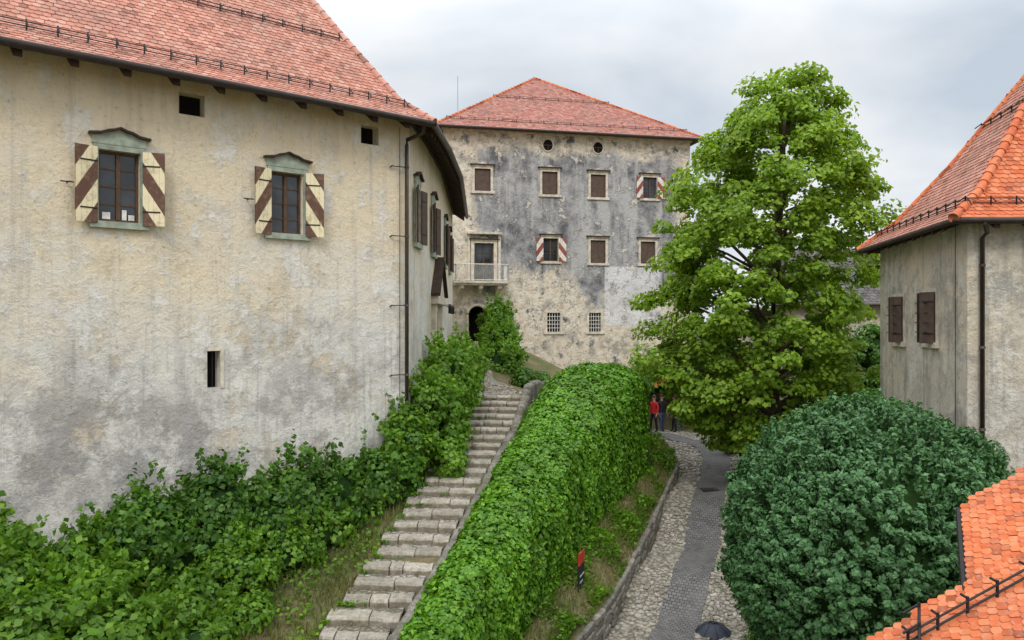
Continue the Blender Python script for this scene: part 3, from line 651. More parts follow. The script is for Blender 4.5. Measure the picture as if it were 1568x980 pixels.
# ------------------------------------------------------------ stairs
stair=empty('stone_staircase',(-1.6,21,-5))
sY=np.array([10.5,13,15.2,16.7,18.6,20.2,22.3,25.1,27.9,29.5]); sL=np.array([-5.1,-4.32,-3.68,-3.28,-2.99,-2.71,-2.21,-1.48,-1.17,-1.1]); sR=np.array([-3.7,-2.95,-2.29,-1.87,-1.43,-1.09,-.66,-.04,.37,.5])
def sz(y): return -6.05+(y-15.2)*(3.25/12.7)
blk=MB(); inf=MB(); rise=.15; run=.15/(3.25/12.7)
i=0; y=27.9-run*29; tuft=[]
while y<27.9:
    z=round(sz(y+run),3); l=float(np.interp(y,sY,sL)); r=float(np.interp(y,sY,sR)); w=r-l
    l+=random.uniform(-.12,.10); w=r-l
    cuts=[0]+sorted([random.uniform(.22,.42),random.uniform(.55,.8)])+[1]
    if random.random()<.35: cuts=[0,random.uniform(.4,.6),1]
    for k in range(len(cuts)-1):
        a=l+w*cuts[k]+.006; b=l+w*cuts[k+1]-.006; dz=random.uniform(-.03,.012); dy=random.uniform(-.045,.035); dep=random.uniform(.30,.46)
        sk=-.10
        ya=y+sk*(a-l)+dy; yb=y+sk*(b-l)+dy+random.uniform(-.04,.04)
        nseg=6; vs=[]
        for q in range(nseg+1):
            xx=a+(b-a)*q/nseg; yy=ya+(yb-ya)*q/nseg; j=random.uniform(-.03,.03); jz=random.uniform(-.014,.012); ed=.02 if q in(0,nseg) else 0
            vs+=[(xx,yy+j+.03,z-.3),(xx,yy+j-.012+ed,z-.06+dz),(xx,yy+j+.035+ed,z+dz+jz-ed*.4),(xx,yy+dep,z+dz*.3+jz),(xx,yy+dep,z-.3)]
        fs=[]
        for q in range(nseg):
            for e in range(4): fs.append((q*5+e,(q+1)*5+e,(q+1)*5+e+1,q*5+e+1))
        fs+=[(0,1,2,3,4),tuple(nseg*5+e for e in range(5))]
        blk.add(vs,fs)
    for _ in range(random.randint(2,8)):
        xx=random.choice([l+random.uniform(-.05,.12),r-random.uniform(-.05,.12),random.uniform(l,r)]); tuft.append((xx,y+random.uniform(-.08,.0),z-rise+.02))
    inf.add([(l,y+.2,z-.025),(r,y+.2-.1*w,z-.025),(r,y+run+.15-.1*w,z-.012),(l,y+run+.15,z-.012)],[(0,1,2,3)])
    y+=run; i+=1
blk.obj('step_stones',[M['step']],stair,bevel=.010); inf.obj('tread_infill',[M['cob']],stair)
tf=np.repeat(np.array(tuft),22,axis=0); tf+=rng.normal(size=tf.shape)*[.05,.025,.02]; leaves('step_weeds',tf+[0,0,.04],rng.normal(size=tf.shape)+[0,-.3,.4],.07,M['shrub2'],stair,droop=-.3,wid=.25)
ld=MB()
ys_=np.linspace(27.75,42,30)
vs=[];
for yy in ys_:
    xl=np.interp(yy,[27.75,30,34,42],[-1.3,-2.2,-2.6,-2.8]); xr=np.interp(yy,[27.75,30,34,42],[.3,.6,-.8,-1.6])
    for k in range(5):
        xx=xl+(xr-xl)*k/4; vs.append((xx,yy,gzs(xx,yy)+.06))
ld.add(vs,[(j*5+k,j*5+k+1,(j+1)*5+k+1,(j+1)*5+k) for j in range(29) for k in range(4)]); ld.obj('cobbled_landing',[M['cob']],stair)
pa=MB(); t=11.0
pxs=np.append(sY[:-1],[29.0,30.5]); pxv=np.append(sR[:-1],[.62,1.3])
while t<30.2:
    t2=t+random.uniform(.28,.55); x0=float(np.interp(t,pxs,pxv)); x1=float(np.interp(t2,pxs,pxv)); z0=sz(min(t,28.0)); z1=sz(min(t2,28.0))
    hg=.13+float(np.interp(t,[25.5,27.5,28.5,30.2],[0,.28,.42,.3]))+random.uniform(-.03,.03); j=random.uniform(-.02,.02); wd=random.uniform(.24,.30)
    vs=[]
    for (xx,yy,zz) in((x0,t+.01,z0),(x1,t2-.01,z1)):
        q=random.uniform(-.012,.012); vs+=[(xx+j,yy,zz-.7),(xx+j-.01,yy,zz+hg-.06+q),(xx+j+.04,yy,zz+hg+q),(xx+j+wd-.05,yy,zz+hg+.01-q),(xx+j+wd,yy,zz+hg-.07),(xx+j+wd,yy,zz-.7)]
    pa.add(vs,[(e,e+6,e+7,e+1) for e in range(5)]+[(0,1,2,3,4,5),(6,7,8,9,10,11)]); t=t2
pa.obj('stair_parapet',[M['wallst']],None,bevel=.015)

# ------------------------------------------------------------ ivy covered wall
ivy=empty('ivy_covered_wall',(1,22,-6))
yy=np.linspace(11,31,90); st_=[np.interp(yy,ivyS[:,0],ivyS[:,k]) for k in range(1,6)]
prof=[]
for k in range(len(yy)):
    Lx,Lz,cz,Rx,bz=[s[k] for s in st_]; w=Rx-Lx
    prof.append([(Lx+.02,Lz-.35),(Lx,Lz-.02),(Lx+.12*w,Lz+.65*(cz-Lz)),(Lx+.32*w,cz-.05),(Lx+.55*w,cz),(Lx+.8*w,cz-.10),(Rx-.03,cz-.36),(Rx+.12,cz-.85),(Rx+.15,cz-.8+.5*(bz-cz+.8)),(Rx+.10,bz-.1)])
prof=np.array(prof)
K_=prof.shape[1]; ivyV=np.zeros((len(yy),K_,3)); ivyV[:,:,0]=prof[:,:,0]; ivyV[:,:,2]=prof[:,:,1]; ivyV[:,:,1]=yy[:,None]
nn=np.sin(yy[:,None]*2.1+np.arange(K_)[None]*1.1)*.08+np.sin(yy[:,None]*4.7+np.arange(K_)[None]*2.3)*.05+rng.normal(size=(len(yy),K_))*.03
ivyV[:,1:9,0]+=nn[:,1:9]*.7; ivyV[:,2:9,2]+=nn[:,2:9]*.7
core=MB(); c2=ivyV.copy(); c2[:,:,2]-=.11; c2[:,5:,0]-=.10; c2[:,:3,0]+=.08
fs=[(q*K_+e,(q+1)*K_+e,(q+1)*K_+e+1,q*K_+e+1) for q in range(len(yy)-1) for e in range(K_-1)]
fs+=[tuple(range(K_)),tuple((len(yy)-1)*K_+e for e in range(K_))]
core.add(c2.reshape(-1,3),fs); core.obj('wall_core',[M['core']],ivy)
def surf_sample(Vg,n):
    q=[Vg[:-1,:-1],Vg[1:,:-1],Vg[1:,1:],Vg[:-1,1:]]
    N=np.cross(q[1]-q[0],q[3]-q[0]); ar=np.linalg.norm(N,axis=2).ravel(); idx=rng.choice(len(ar),n,p=ar/ar.sum())
    q=[k.reshape(-1,3)[idx] for k in q]; u=rng.random((n,1)); v=rng.random((n,1))
    P=q[0]*(1-u)*(1-v)+q[1]*u*(1-v)+q[2]*u*v+q[3]*(1-u)*v; N=N.reshape(-1,3)[idx]; N/=np.linalg.norm(N,axis=1,keepdims=True)+1e-9
    return P,N
P,N=surf_sample(ivyV,90000)
if N[:, 2].mean()<0: N=-N
nz_=np.sin(P[:,0]*7+P[:,2]*5)*np.cos(P[:,1]*6.3)*.045
P=P+N*(rng.uniform(-.07,.08,size=(len(P),1))+nz_[:,None])
N2=N+rng.normal(size=N.shape)*.38; N2[:,2]+=.25
leaves('ivy_leaves',P,N2,.108,M['ivy'],ivy,droop=.9,wid=.48)
P,N=clump_pts((3.8,30.6,-3.7),(1.2,1.0,1.2),60,.35,70); leaves('ivy_end_leaves',P,N,.115,M['ivy'],ivy,wid=.48)
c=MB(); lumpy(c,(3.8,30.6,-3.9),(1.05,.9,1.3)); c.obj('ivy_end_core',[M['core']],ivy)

# ------------------------------------------------------------ flower bed, kerb, lower path
bed=empty('planted_bed',(3.5,25,-6.5))
kY=np.array([12,16,18.7,20.4,22.3,25.6,30.5,32.9,35.6]); kX=np.array([-1.6,.3,1.47,2.45,3.2,4.5,6.3,6.6,6.25]); kZ=np.array([-9.0,-8.15,-7.5,-7.2,-6.95,-6.3,-5.5,-5.35,-5.15])
vy=np.linspace(12,35.6,70); bedV=np.zeros((70,6,3))
for k,y0 in enumerate(vy):
    xl=float(np.interp(y0,list(ivyS[:,0])+[33,36],list(ivyS[:,4])+[4.9,5.2])); zl=float(np.interp(y0,list(ivyS[:,0])+[36],list(ivyS[:,5]+.05)+[-5.0]))
    xr=float(np.interp(y0,kY,kX)); zr=float(np.interp(y0,kY,kZ))
    for e in range(6):
        t=e/5; bedV[k,e]=(xl+(xr-xl)*t,y0,zl+(zr-zl)*t+.12*math.sin(math.pi*t)+random.uniform(-.03,.03))
b=MB(); b.add(bedV.reshape(-1,3),[(q*6+e,(q+1)*6+e,(q+1)*6+e+1,q*6+e+1) for q in range(69) for e in range(5)]); b.obj('bed_soil',[M['ground']],bed,True)
P,N=surf_sample(bedV,22000); N[:,2]=np.abs(N[:,2]); fld=np.sin(P[:,0]*3.1)*np.cos(P[:,1]*2.2); msk=(fld+rng.normal(size=len(P))*.3)>-.1
P=P[msk];N=N[msk]; P[:,2]+=rng.uniform(0,.12,len(P))+np.clip(fld[msk],0,1)*.30; leaves('ground_cover_leaves',P,N+rng.normal(size=N.shape)*.5,.10,M['shrub2'],bed,droop=0)
P,N=surf_sample(bedV,6000); T=np.tile([0,0,1.],(len(P),1)); N=rng.normal(size=P.shape)*[1,1,.1]; leaves('bed_grass',P+[0,0,.08],N,.2,M['grass'],bed,T=T,wid=.06)
kb=MB()
t=12.0
while t<35.4:
    dt=random.uniform(.3,.6); t2=min(35.5,t+dt)
    a=Vector((float(np.interp(t,kY,kX)),t,float(np.interp(t,kY,kZ)))); b_=Vector((float(np.interp(t2,kY,kX)),t2,float(np.interp(t2,kY,kZ))))
    dd=(b_-a); off=Vector((dd.y,-dd.x,0)).normalized()
    for lay in range(4):
        j=random.uniform(-.03,.03); hz=.19
        kb.obb(a-off*.06+off*j-dd*random.uniform(0,.3)*(lay%2)-Vector((0,0,hz*(lay+1)-.02+random.uniform(-.015,.015))),dd*random.uniform(.9,.97),off*.17,Vector((0,0,hz*.93)))
    t=t2
kb.obj('bed_kerb_wall',[M['wallst']],None,bevel=.03)
cen=[(-.7,8),(.9,12),(2.5,16),(4.03,20),(5.58,24),(7.57,30),(8.38,32.6),(8.45,34.2),(8.0,35.6),(7.0,36.9),(5.9,37.6)]
def cr(pts,n):
    out=[]; p=[np.array(q,float) for q in pts]; p=[2*p[0]-p[1]]+p+[2*p[-1]-p[-2]]
    for i in range(1,len(p)-2):
        for k in range(n):
            t=k/n; out.append(.5*((2*p[i])+(-p[i-1]+p[i+1])*t+(2*p[i-1]-5*p[i]+4*p[i+1]-p[i+2])*t*t+(-p[i-1]+3*p[i]-3*p[i+1]+p[i+2])*t**3))
    out.append(p[-2]); return np.array(out)
cl=cr(cen,14); tg=np.gradient(cl,axis=0); tg/=np.linalg.norm(tg,axis=1,keepdims=True); nr_=np.stack([tg[:,1],-tg[:,0]],1)
dist=np.concatenate([[0],np.cumsum(np.linalg.norm(np.diff(cl,axis=0),axis=1))])
def strip(name,o0,o1,nc,lift,mat,uv=True):
    m_=MB(); vs=[];us=[]
    for k in range(len(cl)):
        for e in range(nc+1):
            o=o0(k)+(o1(k)-o0(k))*e/nc; q=cl[k]+nr_[k]*o; vs.append((q[0],q[1],lows(q[0],q[1])+lift)); us.append((o,dist[k]))
    m_.add(vs,[(q*(nc+1)+e,(q+1)*(nc+1)+e,(q+1)*(nc+1)+e+1,q*(nc+1)+e+1) for q in range(len(cl)-1) for e in range(nc)],0,us)
    return m_.obj(name,[mat],None,True)
strip('cobblestone_path',lambda k:-1.75,lambda k:2.0,10,.04,M['cob'])
strip('paved_path_strip',lambda k:-.54+.03*math.sin(k*.9),lambda k:.54+.03*math.sin(k*1.3),4,.075,M['paver'])
import bmesh
bm=bmesh.new(); bmesh.ops.create_icosphere(bm,subdivisions=2,radius=1); iv=np.array([v.co[:] for v in bm.verts]); iff=np.array([[v.index for v in f.verts] for f in bm.faces]); bm.free()
def stones(name,pos,size,mat,parent=None,squash=.5):
    n=len(pos); s=size*rng.uniform(.6,1.25,size=(n,1,1)); asp=rng.uniform(.7,1.3,size=(n,1,3)); asp[:,:,2]=squash
    an=rng.uniform(0,6.28,n); ca,sa=np.cos(an)[:,None],np.sin(an)[:,None]
    v=iv[None]*s*asp; v=v*(1+rng.normal(size=(n,len(iv),1))*.05); x=v[:,:,0]*ca-v[:,:,1]*sa; y=v[:,:,0]*sa+v[:,:,1]*ca; v=np.stack([x,y,v[:,:,2]],-1)+pos[:,None,:]
    f=(iff[None]+np.arange(n)[:,None,None]*len(iv)).reshape(-1,3)
    me=bpy.data.meshes.new(name); me.from_pydata(v.reshape(-1,3).tolist(),[],f.tolist()); return link(name,me,[mat],parent,True)
pos=[]
for k in range(len(cl)-1):
    seg=dist[k+1]-dist[k]
    for o0,o1 in((-1.6,-.52),(.52,1.75)):
        n=int(seg*(o1-o0)*42)
        for _ in range(n):
            o=random.uniform(o0,o1); t=random.random(); q=cl[k]*(1-t)+cl[k+1]*t+nr_[k]*o; 
            if q[1]>14: pos.append((q[0],q[1],lows(q[0],q[1])+.045))
stones('path_cobbles',np.array(pos),.075,M['stones'])
pos=[(x,y,gzs(x,y)+.06) for x,y in zip(rng.uniform(-2.2,.9,500),rng.uniform(28,32,500))]
stones('landing_cobbles',np.array(pos),.08,M['stones'],stair)
dr=MB(); q=cl[np.argmin(abs(cl[:,1]-28.6))]; z=lows(q[0],q[1])+.09; dr.box(q[0]-.3,q[0]+.3,q[1]-.25,q[1]+.25,z-.05,z)
for i in range(6): dr.box(q[0]-.27+i*.1,q[0]-.22+i*.1,q[1]-.22,q[1]+.22,z,z+.012)
dr.obj('drain_grate',[M['iron']],None)
rw=MB()
for a,b_ in(((4.9,30.8),(5.3,34)),((5.3,34),(5.8,40.4)),((5.8,40.4),(26,41.2))):
    Fq=Fr(a,b_); Fq.box(rw,0,Fq.L,-7,-3.0,-.35,.05)
rw.obj('terrace_retaining_wall',[M['wallst']],None,bevel=.03)

# ------------------------------------------------------------ shrubs
def shrub(name,blobs,mat,leaf=.11,dens=1.0,sprigs=True,rs=.3,parent=None):
    e=parent or empty(name,blobs[0][0]); Ps=[];Ns=[];c=MB()
    for ctr,r in blobs:
        if not hasattr(r,'__len__'): r=(r,r,r)
        area=(r[0]*r[1]+r[0]*r[2]+r[1]*r[2])/3*12.5*.75; nsub=int(area*7.5*dens)+6
        P,N=clump_pts(ctr,r,nsub,rs,56,zmin=-.55); Ps.append(P);Ns.append(N)
        lumpy(c,ctr,tuple(k*.66 for k in r),.06)
        if sprigs:
            m=int(nsub*.45); d=unit(m*2); d=d[d[:,2]>.0][:m]
            for q in d:
                b0=np.array(ctr)+np.array(r)*q; ln=random.uniform(.15,.6); dirv=q*.5+np.array([0,0,.8])+rng.normal(size=3)*.2
                t=rng.uniform(0,1,(22,1)); Ps.append(b0+dirv*ln*t+rng.normal(size=(22,3))*.05); Ns.append(rng.normal(size=(22,3))+[0,0,.6])
    leaves('leaves',np.concatenate(Ps),np.concatenate(Ns),leaf,mat,e,droop=.3); c.obj('inner_dark_core',[M['core']],e)  # dark core added inside the leaves to block light, not modelled branches
    return e
def wpt(u,off):
    Yw=24.56/(1-.85*u); return (u*Yw+.648*off,Yw-.762*off)
bl=[]
for u,off,h,r in((-.52,1.2,1.0,.7),(-.48,1.0,1.2,.7),(-.43,1.5,1.0,.8),(-.385,1.0,1.7,.75),(-.34,1.3,1.3,.85),(-.29,1.0,1.3,.75),(-.24,1.0,1.1,.7),(-.20,.9,1.0,.6),(-.165,.7,1.1,.5),(-.145,.45,1.5,.4)):
    x,y=wpt(u,off); bl.append(((x,y,gzs(x,y)+h*.5),(r*1.1,r,h*.8)))
shrub('foundation_shrub',bl,M['shrub'],.125)
bl2=[]
for x,y,h,r in((-9.2,13.6,1.6,1.0),(-8.0,13.2,1.4,.9),(-6.9,13.6,1.0,.8),(-9.9,14.6,1.5,1.0),(-7.6,14.6,1.1,.8),(-10.6,12.6,1.8,1.1),(-8.4,15.4,1.0,.7),(-6.4,14.8,.6,.7)):
    bl2.append(((x,y,gzs(x,y)+h*.5),(r,r,h*.7)))
shrub('leafy_shrub',bl2,M['shrub2'],.13)
bl3=[]
for x,y,h,r in((-5.7,16.6,.9,.75),(-5.0,17.6,.9,.7),(-6.3,15.8,.8,.7),(-4.4,18.6,.8,.55),(-5.2,15.4,.4,.5),(-3.7,19.9,.7,.45),(-5.6,14.4,.4,.5)):
    bl3.append(((x,y,gzs(x,y)+h*.4),(r,r,h*.6)))
shrub('low_shrub',bl3,M['shrub2'],.11)
shrub('corner_shrub',[((-2.0,25.0,-2.0),(.85,1.2,1.35)),((-2.0,23.3,-3.0),(.75,.9,1.25)),((-2.75,21.5,-3.6),(.5,.40,1.0)),((-1.7,27,-1.9),(.7,1.1,1.0)),((-1.75,22.2,-3.9),(.4,.6,.6)),((-2.35,22.5,-2.5),(.45,.5,.95)),((-3.15,21.35,-3.4),(.3,.3,.9))],M['shrub2'],.12)
shrub('ivy_clad_pillar',[((-.75,39.0,-.2),(.75,.8,1.0)),((-.6,37.6,-1.2),(.95,.9,1.1)),((-.45,36,-2.1),(1.0,1.0,1.05)),((-.6,38.4,-2.0),(.9,.9,1.2))],M['shrub2'],.13)
shrub('terrace_hedge',[((x,33.8+.15*math.sin(x*2),gzs(x,33.8)+.35),(.6,.5,.5)) for x in(.6,1.5,2.4,3.3,4.2,5.0)]+[((5.4,y,-3.0),(.55,.7,.5)) for y in(35,36.2,37.5,38.8,40)],M['shrub'],.12,sprigs=False)
shrub('background_shrub',[((x,40.3,z),(1.3,.8,1.1)) for x,z in((7,-3.0),(9.2,-2.9),(11.4,-2.6),(13.6,-2.7),(15.8,-2.4),(18,-1.9))]+[((17.2,37.6,-1.6),(1.3,.9,1.3)),((16.2,37.2,-3.6),(1.5,.9,1.3)),((18.2,37.2,-3.4),(1.5,.9,1.5))],M['shrub'],.16,.6,False,.4)
shrub('path_edge_shrub',[((9.0,25.5,-6.6),(.8,1.2,.6)),((7.6,22.3,-7.1),(.5,1.0,.5)),((10.6,27.5,-5.9),(1.0,1.2,.8)),((6.3,19.2,-7.8),(.4,.8,.4)),((9.3,33.5,-5.4),(.3,.5,.35))],M['shrub'],.10)
n=26000; gx=rng.uniform(-11,-1,n); gy=rng.uniform(12,28,n)
ok=(gx<np.interp(gy,sY,sL)-.02)&(gy<24.56+.85*gx-.1)|((gx>-2.7)&(gx<np.interp(gy,sY,sL)-.02)&(gy>22))
gx,gy=gx[ok],gy[ok]; P=np.stack([gx,gy,gz(gx,gy)+.07],-1); T=np.tile([0,0,1.],(len(P),1)); N=rng.normal(size=P.shape)*[1,1,.1]
leaves('bank_grass',P,N,.26,M['grass'],None,T=T,wid=.07)
n=20000; gx=rng.uniform(-11,-1,n); gy=rng.uniform(12,28,n); ok=(gx<np.interp(gy,sY,sL)+.02)&(gy<24.56+.85*gx-.1)&(np.sin(gx*2.3)*np.cos(gy*1.9)>-.2)
gx,gy=gx[ok],gy[ok]; P=np.stack([gx,gy,gz(gx,gy)+rng.uniform(.02,.25,len(gx))],-1); leaves('bank_weeds',P,rng.normal(size=P.shape)*.6+[0,0,1],.09,M['shrub2'],None)

# ------------------------------------------------------------ round evergreen
ev=empty('round_evergreen_bush',(6.7,15,-7)); 
cc=np.array((6.75,15.0,-4.22)); rr_=np.array((2.58,2.55,2.6))
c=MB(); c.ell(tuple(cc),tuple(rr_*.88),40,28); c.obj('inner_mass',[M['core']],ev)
Ps=[];Ns=[];Ts=[]
nt=2400; d=unit(nt*3); d=d[(d[:,2]>-.8)&(d[:,1]<.55)][:nt]
big=1+.035*np.sin(d[:,0]*9+1)*np.cos(d[:,2]*8)+.03*np.sin(d[:,1]*11+d[:,2]*7)+.02*np.sin(d[:,0]*21)*np.sin(d[:,2]*19+2)
for q,bg in zip(d,big):
    b0=cc+rr_*q*bg*random.uniform(.93,1.0); m=50; ax=q*.8+np.array([0,0,.45])+rng.normal(size=3)*.12; ax/=np.linalg.norm(ax)
    t=rng.uniform(0,1,(m,1)); rad=(.12*(1-t*.75))*random.uniform(.8,1.4); P=b0+ax*(t-.35)*.34+unit(m)*rad; Ps.append(P); Ns.append((P-b0)+rng.normal(size=P.shape)*.08); Ts.append(np.tile(ax,(m,1)))
leaves('sprays',np.concatenate(Ps),np.concatenate(Ns),.085,M['box'],ev,T=np.concatenate(Ts),wid=.30)

# ------------------------------------------------------------ big tree
tr=empty('chestnut_tree',(9.55,29,-5.6))
pz=np.array([-5.0,-4.3,-3.1,-1.66,-.24,1.4,3.3,4.75,5.7,6.9,8.1,8.8,9.35]); pcx=np.array([9.2,9.0,9.1,8.95,8.8,8.95,9.2,9.6,9.7,9.77,9.8,9.95,10.1]); pr=np.array([.7,2.1,3.5,4.1,4.2,4.1,3.9,3.85,3.5,2.75,1.9,1.35,.5])
cl_=[]
while len(cl_)<740:
    z=random.uniform(-4.8,9.2); th=random.uniform(0,2*math.pi); R=np.interp(z,pz,pr)
    if random.random()>R/4.2: continue
    lob=1+.10*math.sin(3*th+z*1.1)+.10*math.sin(5*th-z*2.3+1)+.06*math.sin(z*4)
    f=random.uniform(.25,1)**.45
    rad=max(0,R*lob-.3)*f
    p=np.array((np.interp(z,pz,pcx)+rad*math.cos(th),29+rad*.92*math.sin(th),z+.0))
    if math.sin(p[0]*2.1+1)*math.sin(p[2]*1.9+.5)*math.sin(p[1]*1.7)>.40: continue
    cl_.append((p,math.cos(th),math.sin(th),f))
Ps=[];Ns=[]
for p,cx_,sy_,f in cl_:
    m=int(random.uniform(80,150)); rs=random.uniform(.36,.72); u=unit(m)*rng.uniform(.2,1,(m,1))**.5; u[:,2]*=.6
    P=p+u*rs; P[:,2]-=(u[:,0]**2+u[:,1]**2)*rs*.35
    Ps.append(P); N=u*.5+rng.normal(size=u.shape)*.45+[cx_*.4,sy_*.4,.75]; Ns.append(N)
leaves('crown_leaves',np.concatenate(Ps),np.concatenate(Ns),.17,M['treeleaf'],tr,droop=.4,wid=.40)
tk=MB(); tp=[(9.55,29,-6.1),(9.55,29,-5.2),(9.5,29.05,-3.5),(9.45,29.0,-1),(9.6,28.95,2),(9.8,29,5),(9.95,29,7.5),(10.05,29,8.9)]; trr=[.42,.30,.26,.22,.17,.11,.06,.02]
tk.tube(tp,trr,12)
for i in range(85):
    p=cl_[random.randrange(len(cl_))][0]; zb=max(-4.0,min(8,p[2]-random.uniform(.6,2.2))); bx_=np.interp(zb,[q[2] for q in tp],[q[0] for q in tp]); b0=np.array((bx_,29,zb)); rb0=np.interp(zb,[q[2] for q in tp],trr)*.45
    mid=b0*.5+p*.5+np.array((0,0,.25))+rng.normal(size=3)*.15; q1=b0*.78+p*.22+np.array((0,0,.05)); tk.tube([b0,q1,mid,b0*.2+p*.8+np.array((0,0,.15)),p],[rb0,rb0*.8,rb0*.55,rb0*.3,.012],6)
tk.obj('trunk_and_limbs',[M['bark']],tr,True)

# ------------------------------------------------------------ people
def person(x,y,zg,head,jacket,pants,hair,raise_arm=False,scale=1.0,stride=.1):
    e=empty('person',(x,y,zg)); Rm=Matrix.Translation((x,y,zg))@Matrix.Rotation(head,4,'Z')@Matrix.Scale(scale,4)
    V=[((0,0,.95),.15),((0,0,1.12),.135),((0,0,1.32),.165),((0,-.01,1.45),.08),((0,0,1.53),.055),((0,.01,1.61),.085),((0,.005,1.69),.098),((0,-.005,1.745),.06)]
    E=[(0,1),(1,2),(2,3),(3,4),(4,5),(5,6),(6,7)]
    def ch(start,lst):
        p=start
        for q in lst: V.append(q); E.append((p,len(V)-1)); p=len(V)-1
        return V[p][0]
    hands=[]
    for sg,sd in((1,stride),(-1,-stride)):
        ch(0,[((sg*.10,0,.86),.10),((sg*.11,sd*.6+.02,.5),.066),((sg*.11,sd,.1),.045),((sg*.115,sd+.14,.045),.04)])
        if raise_arm and sg>0: hands.append((sg,ch(2,[((.18,0,1.41),.065),((.25,.08,1.16),.05),((.16,.26,1.25),.036),((.14,.30,1.31),.03)])))
        else: hands.append((sg,ch(2,[((sg*.18,0,1.41),.065),((sg*.25,-.03,1.15),.05),((sg*.25,.06,.91),.036),((sg*.245,.09,.85),.03)])))
    me=bpy.data.meshes.new('sk'); me.from_pydata([v[0] for v in V],E,[]); ob=bpy.data.objects.new('sk',me); scene.collection.objects.link(ob)
    md=ob.modifiers.new('s','SKIN'); 
    for i,v in enumerate(V): me.skin_vertices[0].data[i].radius=(v[1],v[1]*(.75 if i in(0,1,2) else 1))
    me.skin_vertices[0].data[0].use_root=True
    ob.modifiers.new('d','SUBSURF').levels=1
    dg=bpy.context.evaluated_depsgraph_get(); m2=bpy.data.meshes.new_from_object(ob.evaluated_get(dg)); bpy.data.objects.remove(ob)
    mats=[jacket,pants,M['skin'],M['iron']]
    m2.materials.clear()
    for p in m2.polygons:
        c=p.center; hd=any((c-Vector(h)).length<.07 for _,h in hands)
        p.material_index=3 if c.z<.09 else 1 if c.z<.90 and abs(c.x)<.21 else 2 if c.z>1.5 or hd else 0
    m2.transform(Rm); link('body',m2,mats,e,True)
    b=MB(); 
    b.ell((0,-.02,1.70),(.108,.115,.105),12,8,0)
    b.ell((-.035,.10,1.675),(.012,.01,.009),6,4,1); b.ell((.035,.10,1.675),(.012,.01,.009),6,4,1)
    b.tube([(0,.095,1.68),(0,.125,1.645),(0,.095,1.635)],[.008,.016,.01],6,2)
    b.ell((-.1,0,1.66),(.012,.02,.03),6,4,2); b.ell((.1,0,1.66),(.012,.02,.03),6,4,2)
    b.tube([(-.025,.095,1.605),(.025,.095,1.605)],.007,5,3)
    for sg,h in hands:
        h=Vector(h); up=raise_arm and sg>0
        dn=Vector((0,.02,.08)) if up else Vector((0,.03,-.08))
        b.ell(tuple(h+dn*.35),(.022,.04,.045),8,6,2)
        for k in range(4):
            o=Vector((0,-.028+k*.018,0)); ln=(.8,.95,1.0,.85)[k]
            b.tube([h+o+dn*.7,h+o+dn*(.7+.5*ln)+Vector((-sg*.006,0,0)),h+o+dn*(.7+.85*ln)+Vector((-sg*.02,0,0))],[.010,.009,.007],6,2)
        b.tube([h+Vector((0,.035,0)),h+Vector((0,.06,0))+dn*.4,h+Vector((-sg*.01,.06,0))+dn*.75],[.012,.010,.008],6,2)
    o=b.obj('head_and_hand_details',[hair,M['iron'],M['skin'],M['brown']],e,True); o.data.transform(Rm)
    return e,Rm
red=simple('red_jacket',(.50,.03,.03),.7); blk_=simple('black_cloth',(.02,.02,.024),.8); blu=simple('blue_cloth',(.06,.09,.18),.8); wht=simple('white_shirt',(.6,.6,.6),.8); hr=simple('dark_hair',(.04,.025,.015),.6); 
for x,y,h,j,p in((6.75,37.9,2.2,red,blk_),(7.2,38.3,3.6,blk_,blu),(7.75,38.0,1.2,blk_,blk_),(8.1,38.6,2.9,red,blu)):
    person(x,y,lows(x,y)+.03,h,j,p,hr)
person(9.0,30.9,lows(9.0,30.9)+.05,2.6,blk_,blk_,hr)
zg=lows(4.35,17.2)+.05
e,Rm=person(4.35,17.2,zg,.2,blk_,blu,hr,True,.95)
def umbrella(name,base,R,mat,h=.95):
    u=MB(); base=Vector(base); top=base+Vector((0,0,h)); n=8; rows=5; vs=[top+Vector((0,0,.0))]
    for r in range(1,rows+1):
        f=r/rows
        for i in range(n*4):
            th=2*math.pi*i/(n*4); sc=1-.06*f*(1-abs(math.cos(th*n/2))); vs.append(top+Vector((R*f*sc*math.cos(th),R*f*sc*math.sin(th),-R*.5*f*f-(.03*f*abs(math.cos(th*n/2)) ))))
    k=n*4; fs=[(0,1+i,1+(i+1)%k) for i in range(k)]
    for r in range(rows-1): fs+=[(1+r*k+i,1+r*k+(i+1)%k,1+(r+1)*k+(i+1)%k,1+(r+1)*k+i) for i in range(k)]
    u.add(vs,fs,0); u.tube([base,top+Vector((0,0,.06))],.009,6,1)
    for i in range(n):
        th=2*math.pi*i/n; u.tube([top-Vector((0,0,.02)),top+Vector((R*.5*math.cos(th),R*.5*math.sin(th),-R*.14)),top+Vector((R*math.cos(th),R*math.sin(th),-R*.53))],.005,4,1)
    return u.obj(name,[mat,M['iron']],None,True)
hp=Rm@Vector((.14,.30,1.36)); umbrella('umbrella',hp-Vector((0,0,.1)),.40,simple('navy_umbrella_cloth',(.03,.035,.05),.6),.72)
umbrella('red_parasol',(7.75,38.9,-5.2),.85,simple('red_parasol_cloth',(.55,.03,.02),.7),2.5)
